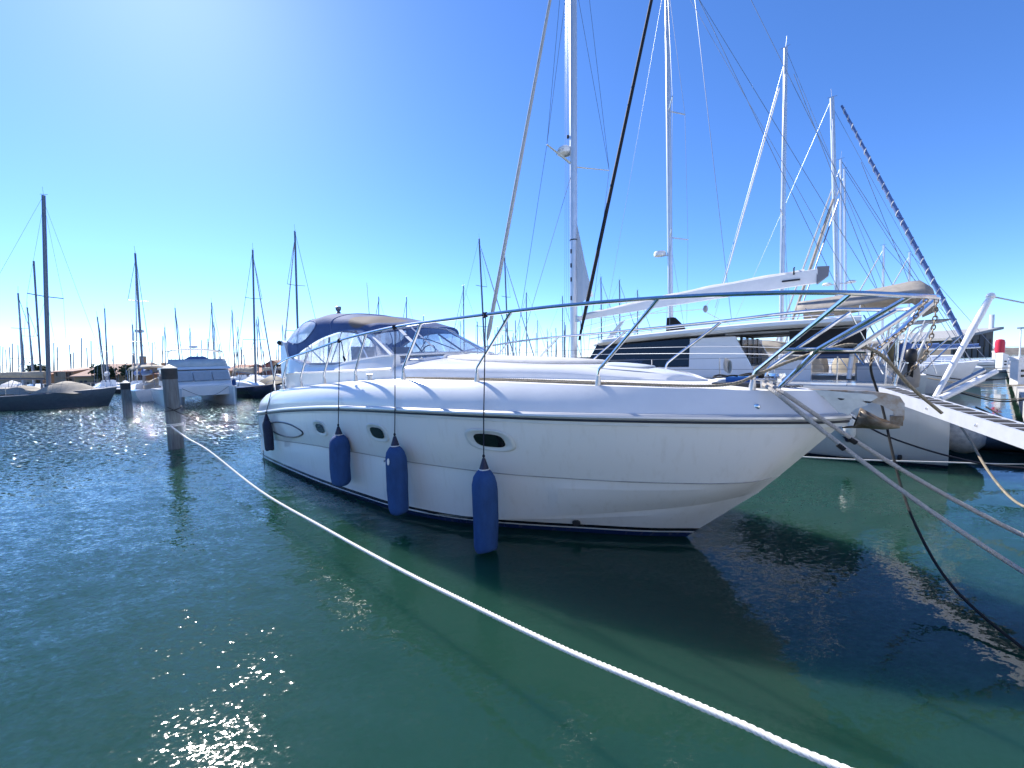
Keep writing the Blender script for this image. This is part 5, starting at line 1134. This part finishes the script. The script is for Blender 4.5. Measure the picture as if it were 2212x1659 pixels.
house(159, 262, 812, 789, 59, 10, 'render_ochre', 'tile_roof_pale', 'large ochre shed house with broad pale tiled roof and chimney', chimney=243, wins=((170, 176, 822, 830, 0), (180, 186, 822, 830, 0), (200, 206, 822, 830, 0), (240, 252, 817, 828, 0)))
house(262, 310, 813, 802, 62, 9, 'render_ochre', 'tile_roof', 'small ochre house with red roof and chimney joined to the shed house', chimney=302, wins=((285, 290, 817, 824, 0), (297, 301, 817, 824, 0)))
house(340, 352, 808, 800, 62, 9, 'render_ochre', 'tile_roof', 'narrow ochre house just behind the roped pile', wins=((343, 347, 811, 818, 0),))
house(482, 512, 801, 790, 63, 9, 'render_ochre', 'tile_roof', 'ochre house with red roof behind the power catamaran', wins=((488, 492, 805, 812, 0), (500, 504, 805, 812, 0)))
house(515, 562, 806, 796, 63, 9, 'render_beige', 'tile_roof', 'long low beige house with red roof among the masts', wins=((522, 527, 808, 814, 0), (534, 539, 808, 814, 0), (548, 553, 808, 814, 0)))
house(569, 612, 792, 780, 64, 10, 'render_pink', 'tile_roof', 'red painted house with hipped gable near the yacht stern', ridge='y', wins=((576, 581, 792, 798, 0), (590, 596, 791, 798, 0)))
house(612, 660, 798, 789, 66, 10, 'render_pink', 'tile_roof', 'lower red house half hidden by the yacht stern', wins=((620, 624, 803, 809, 0), (636, 640, 803, 809, 0)))
# quayside trees and shrubs in front of the houses
def tree(u, v, Y, h, r, label, palm=False, group=None):
    b = at(u, v, Y); b.z = .5; rr = random.Random(int(u*13)); t = thing('palm_tree' if palm else 'shore_tree', label, 'tree', b, WORLD, group)
    MB().tube([b, b+V(.05*h, 0, h*.5), b+V(.02*h, 0, h*.82)], [.16, .12, .08], 7).build('trunk', 'bark', t)
    mb = MB(); c_ = b+V(.02*h, 0, h*.82)
    if palm:
        for k in range(26):
            g = rr.uniform(0, 6.28); e = rr.uniform(-.5, .9); L_ = r*rr.uniform(.8, 1.15); d = V(math.cos(g)*math.cos(e), math.sin(g)*math.cos(e), math.sin(e)); s_ = d.cross(V(0, 0, 1)).normalized()*.11
            P = [c_+d*(L_*f)-V(0, 0, .55*L_*f*f) for f in (0, .35, .7, 1)]
            mb.loft([[P[i]-s_*(1-i*.3), P[i]+V(0, 0, .05), P[i]+s_*(1-i*.3)] for i in range(4)])
    else:
        for k in range(420):
            d = Vector((rr.gauss(0, 1), rr.gauss(0, 1), rr.gauss(0, .8))).normalized()*(r*rr.uniform(.35, 1.0)*(1+.25*math.sin(k))); q = c_+d; s_ = rr.uniform(.12, .26)
            a = Vector((rr.uniform(-1, 1), rr.uniform(-1, 1), rr.uniform(-1, 1))).normalized()*s_; e = a.orthogonal().normalized()*s_*.7; mb.add([q-a, q+e, q+a, q-e], [(0, 1, 2, 3)])
    mb.build('crown', 'palm', t, angle=80)
for u, Y, h, r, pm, lb in ((86, 58.0, 2.9, 1.5, True, 'low bushy palm between the red roofed and the beige house'), (79, 58.0, 2.3, 1.2, False, 'round dark shrub beside the bushy palm'), (219, 58.0, 2.0, 1.1, False, 'dark shrub before the ochre shed house'), (232, 58.0, 1.8, 1.0, False, 'smaller dark shrub before the chimney side of the shed house'), (278, 58.0, 1.9, 1.1, False, 'dark shrub before the small ochre house'), (603, 61, 2.4, 1.3, True, 'palm standing before the red painted house')):
    tree(u, 830, Y, h, r, lb, pm)
# floating pontoon with finger lying behind the power catamaran
pt = thing('pontoon', 'long low dark floating pontoon across the basin', 'pontoon', (-20, 40, 0))
MB().box((-22, 40.0, .22), (54, 1.6, .36), rz=0).build('float', 'black_plastic', pt); MB().box((-22, 40.0, .43), (54, 1.7, .06)).build('decking', 'dirty_grey', pt)
for k in range(9): MB().box((-44+6*k, 39.6, .85), (.28, .22, .8)).build('service_post', 'paint_white', pt)
# small open boats and covered runabouts lying along it
def runabout(u, Y, L, cover, label, hd_=HD, group=None):
    b = at(u, 850, Y); fr = boat_frame((b.x, b.y), hd_); t = thing('runabout', label, 'motorboat', (0, 0, 0), fr, group)
    MB().loft(hull_rows(L, L*.36, .75, .9), True, True, True).build('hull', 'gelcoat', t, angle=40)
    rows = []
    for i in range(8):
        f = i/7; x = L*(.05+.6*f); h_ = .85*math.sin(math.pi*(.12+.80*f))**.8; rows.append([V(x, L*.15*k, .78+h_*(1-k*k*.8)) for k in (-1, -.7, 0, .7, 1)])
    MB().loft(rows, False, True, True).build('boat_cover', cover, t, angle=60)
    for sg in (-1, 1): MB().tube(sm([(L*.5, sg*L*.16, .8), (L*.62, sg*L*.15, 1.2), (L*.95, sg*.1, 1.3)], 4), .015, 5).build('bow_rail', 'steel', t)
    MB().loft([[V(-.25+a*.2*k, b_*.16*k, h_) for a, b_ in ((-1, -1), (1, -1), (1, 1), (-1, 1))] for h_, k in ((.2, .5), (.7, 1), (1.05, .9))], True, True, True).build('outboard', 'black_plastic', t, angle=60)
    book((b.x, b.y), hd_, L, L*.36)
for u, Y, L, cv, lb in ((572, 33, 6, 'canvas_black', 'runabout under a black cover near the yacht stern'), (598, 36, 6.5, 'canvas_blue', 'runabout under a bright blue cover near the yacht stern'), (536, 35, 6, 'canvas_white', 'runabout under a white cover beside the power catamaran'), (330, 33, 6, 'canvas_cream', 'runabout with a cream cover lying behind the roped pile'), (30, 38, 6, 'canvas_white', 'runabout with a white cover at the west end behind the grey hulled sailboat'), (618, 40, 6, 'canvas_cream', 'runabout with a cream cover half hidden by the yacht stern')):
    runabout(u, Y, L, cv, lb)
# warehouse on the quay, service pedestals, red life-ring post, lamp
wh = thing('warehouse', 'timber clad warehouse with shallow pitched roof far along the quay', 'warehouse', at(2080, 780, 58))
a = at(2052, 800, 58); b = at(2142, 800, 58); zl = at(2058, 735, 58).z; zr = at(2142, 713, 58).z; g = .8
MB().prism([V(a.x, 58, g), V(b.x, 58, g), V(b.x, 58, zr), V(a.x, 58, zl)], (0, 12, 0)).build('wall', 'wood_wall', wh)
rf = MB().prism([V(a.x-.8, 57.2, zl), V(b.x+.5, 57.2, zr+.05), V(b.x+.5, 57.2, zr+.4), V(a.x-.8, 57.2, zl+.35)], (0, 13.5, 0)).build('roof', 'dirty_grey', wh)
for k in range(7):
    x = a.x+(b.x-a.x)*(k+.5)/7; MB().box((x, 57.96, (g+zl)/2), (.12, .1, zl-g)).build('batten', 'bark', wh)
MB().prism([V(b.x-2.0, 57.93, 2.4), V(b.x-1.1, 57.93, 2.4), V(b.x-1.1, 57.93, zr-.6), V(b.x-2.0, 57.93, zr-.6)], (0, .06, 0)).build('window', 'shutter', wh)
MB().tube([V(b.x-.3, 58, zr), V(b.x-.3, 58, zr+2.2)], .25, 8).build('flue', 'paint_white', rf)
def pedestal(u, vb, Y, h, label, red=False):
    p = at(u, vb, Y); p.z = .8; t = thing('service_pedestal', label, 'pedestal', p, WORLD)
    MB().prism([p+V(-.16*h, -.12*h, 0), p+V(.16*h, -.12*h, 0), p+V(.16*h, .12*h, 0), p+V(-.16*h, .12*h, 0)], (0, 0, h*.86)).build('body', 'paint_white', t)
    MB().prism([p+V(-.18*h, -.14*h, h*.86), p+V(.18*h, -.14*h, h*.80), p+V(.18*h, -.14*h, h*.86), p+V(-.18*h, -.14*h, h)], (0, .28*h, 0)).build('hood', 'paint_white', t)
    for k in (.5, .32): MB().box(p+V(0, -.13*h, h*k), (.12*h, .03, .08*h)).build('socket', 'black_plastic', t)
    return t
pedestal(2200, 806, 16.5, 1.15, 'white service pedestal with black sockets on the near quay'); pedestal(2166, 785, 27, 1.15, 'white service pedestal beside the red post'); pedestal(2150, 775, 40, 1.15, 'white service pedestal far along the quay')
p = at(2158, 790, 29); p.z = .8; t = thing('red_post', 'red topped white post standing on the quay', 'post', p)
MB().tube([p, p+V(0, 0, 1.15)], .17, 12).build('post', 'paint_white', t); MB().lathe([(.16, 0), (.24, .05), (.25, .75), (.20, .95), (.05, 1.0)], p+V(0, 0, 1.1), 14).build('red_top', 'red_paint', t)
p = at(2202, 780, 44); p.z = .8; t = thing('lamp_post', 'slim pale lamp post on the far quay', 'lamp post', p); MB().tube([p, p+V(0, 0, 3.4)], [.07, .05], 8).build('pole', 'paint_white', t); MB().box(p+V(0, 0, 3.5), (.5, .3, .16)).build('lamp_head', 'alu_dark', t)
# quay bollards and lines out to the sterns
rr = random.Random(11)
for t_ in (12, 17.5, 22, 27.5, 33, 39, 46):
    p = qp(t_, .45, .8); b_ = thing('bollard', 'short black iron bollard on the quay edge', 'bollard', p, WORLD, 'bollards along the quay edge')
    MB().lathe([(.16, 0), (.10, .06), (.09, .24), (.15, .30), (.14, .36), (.03, .38)], p, 12).build('post', 'black_plastic', b_)
    for k in range(2):
        e = yw((13.4+rr.uniform(0, .6)+.1*t_*.2, wy(p).y+rr.uniform(-2, 1.5), 1.2)); q_ = p+V(0, 0, .25); m_ = (q_+e)/2-V(0, 0, rr.uniform(.1, .35)); MB().tube(sm([q_, m_, e], 6), rr.uniform(.012, .02), 6).build('mooring_line', (mm := rr.choice(('black_rope', 'tan_rope', 'white_rope', 'navy_rope'))), label=mm.split('_')[0]+' mooring line running from a quay bollard to a yacht stern', cat='rope', base=q_, group='stern lines along the quay')
# beige tent-like cockpit covers and stern gear on the sloop beside the catamaran
for (x0, y0, z0, sx, sy, sz, m, nm) in ((1.6, -1.2, 1.3, 1.3, 1.0, 1.1, 'canvas_cream', 'gear_cover'), (3.2, .9, 1.3, 1.5, 1.1, 1.0, 'canvas_cream', 'gear_cover'), (.8, .8, 1.3, .9, .7, 1.2, 'canvas_white', 'gear_cover'), (2.6, -1.3, 1.3, .5, .4, .9, 'canvas_taupe', 'gear_cover')):
    rows = []
    for h_, k in ((0, 1), (.45, 1.02), (.8, .8), (1, .35)): rows.append([V(x0+math.cos(g)*sx/2*k*(1+.08*math.sin(3*g)), y0+math.sin(g)*sy/2*k, z0+sz*h_+.04*math.sin(g*4)) for g in [q*math.pi/6 for q in range(12)]])
    MB().loft(rows, True, False, True).build(nm, m, ya, angle=50)
for y, m in ((-1.6, 'canvas_navy'), (-.5, 'black_plastic'), (.4, 'fender_white'), (1.3, 'yellow_cover'), (1.7, 'fender_navy')):
    MB().lathe([(.04, -.28), (.14, -.22), (.16, 0), (.14, .2), (.04, .28)], (.1, y, 1.75), 12, sq=.7).build('lashed_bag', m, ya)
MB().tube([V(.05+.0*math.cos(g), -1.05+.34*math.cos(g), 1.95+.34*math.sin(g)) for g in [k*.3 for k in range(22)]], .05, 7).build('life_ring', 'black_plastic', ya)
for sg in (-1, 1): MB().tube(sm([(.5, sg*1.6, 1.3), (.1, sg*1.6, 2.6), (-.3, sg*1.5, 3.2)], 4), .035, 7).build('stern_arch', 'paint_white', ya)
MB().tube([V(-.3, -1.5, 3.2), V(-.3, 1.5, 3.2)], .035, 7).build('stern_arch', 'paint_white', ya)
for k in range(8):
    a = V(rr.uniform(-.6, 1.5), rr.uniform(-1.8, 1.8), 1.3); MB().tube([a, a+V(rr.uniform(-1.2, .6), rr.uniform(-.8, .8), rr.uniform(.9, 2.0))], .014, 5).build('stern_strut', 'steel', ya)

# unseen white building added behind the camera; its sunlit wall bounces light onto the hull
row = thing('bounce_building', 'unseen long two-storey white building added to bounce sunlight onto the yacht hull', 'building', qp(10, 16.5, .8))
MB().prism([qp(-38, 16.5, .8), qp(42, 16.5, .8), qp(42, 26, .8), qp(-38, 26, .8)], (0, 0, 8.2)).build('wall', 'render_white', row)
MB().prism([qp(-39, 15.9, 9.0), qp(43, 15.9, 9.0), qp(43, 26.6, 9.0), qp(-39, 26.6, 9.0)], (0, 0, .3)).build('roof', 'tile_roof_pale', row)
for k in range(26):
    for z in (1.9, 5.6):
        a = -37+3.05*k; wn = MB().prism([qp(a, 16.44, z), qp(a+1.2, 16.44, z), qp(a+1.2, 16.44, z+1.7), qp(a, 16.44, z+1.7)], QN*.1).build('window', 'pane_dark', row)
        MB().prism([qp(a-.1, 16.36, z-.12), qp(a+1.3, 16.36, z-.12), qp(a+1.3, 16.36, z-.03), qp(a-.1, 16.36, z-.03)], QN*.16).build('sill', 'concrete', wn)
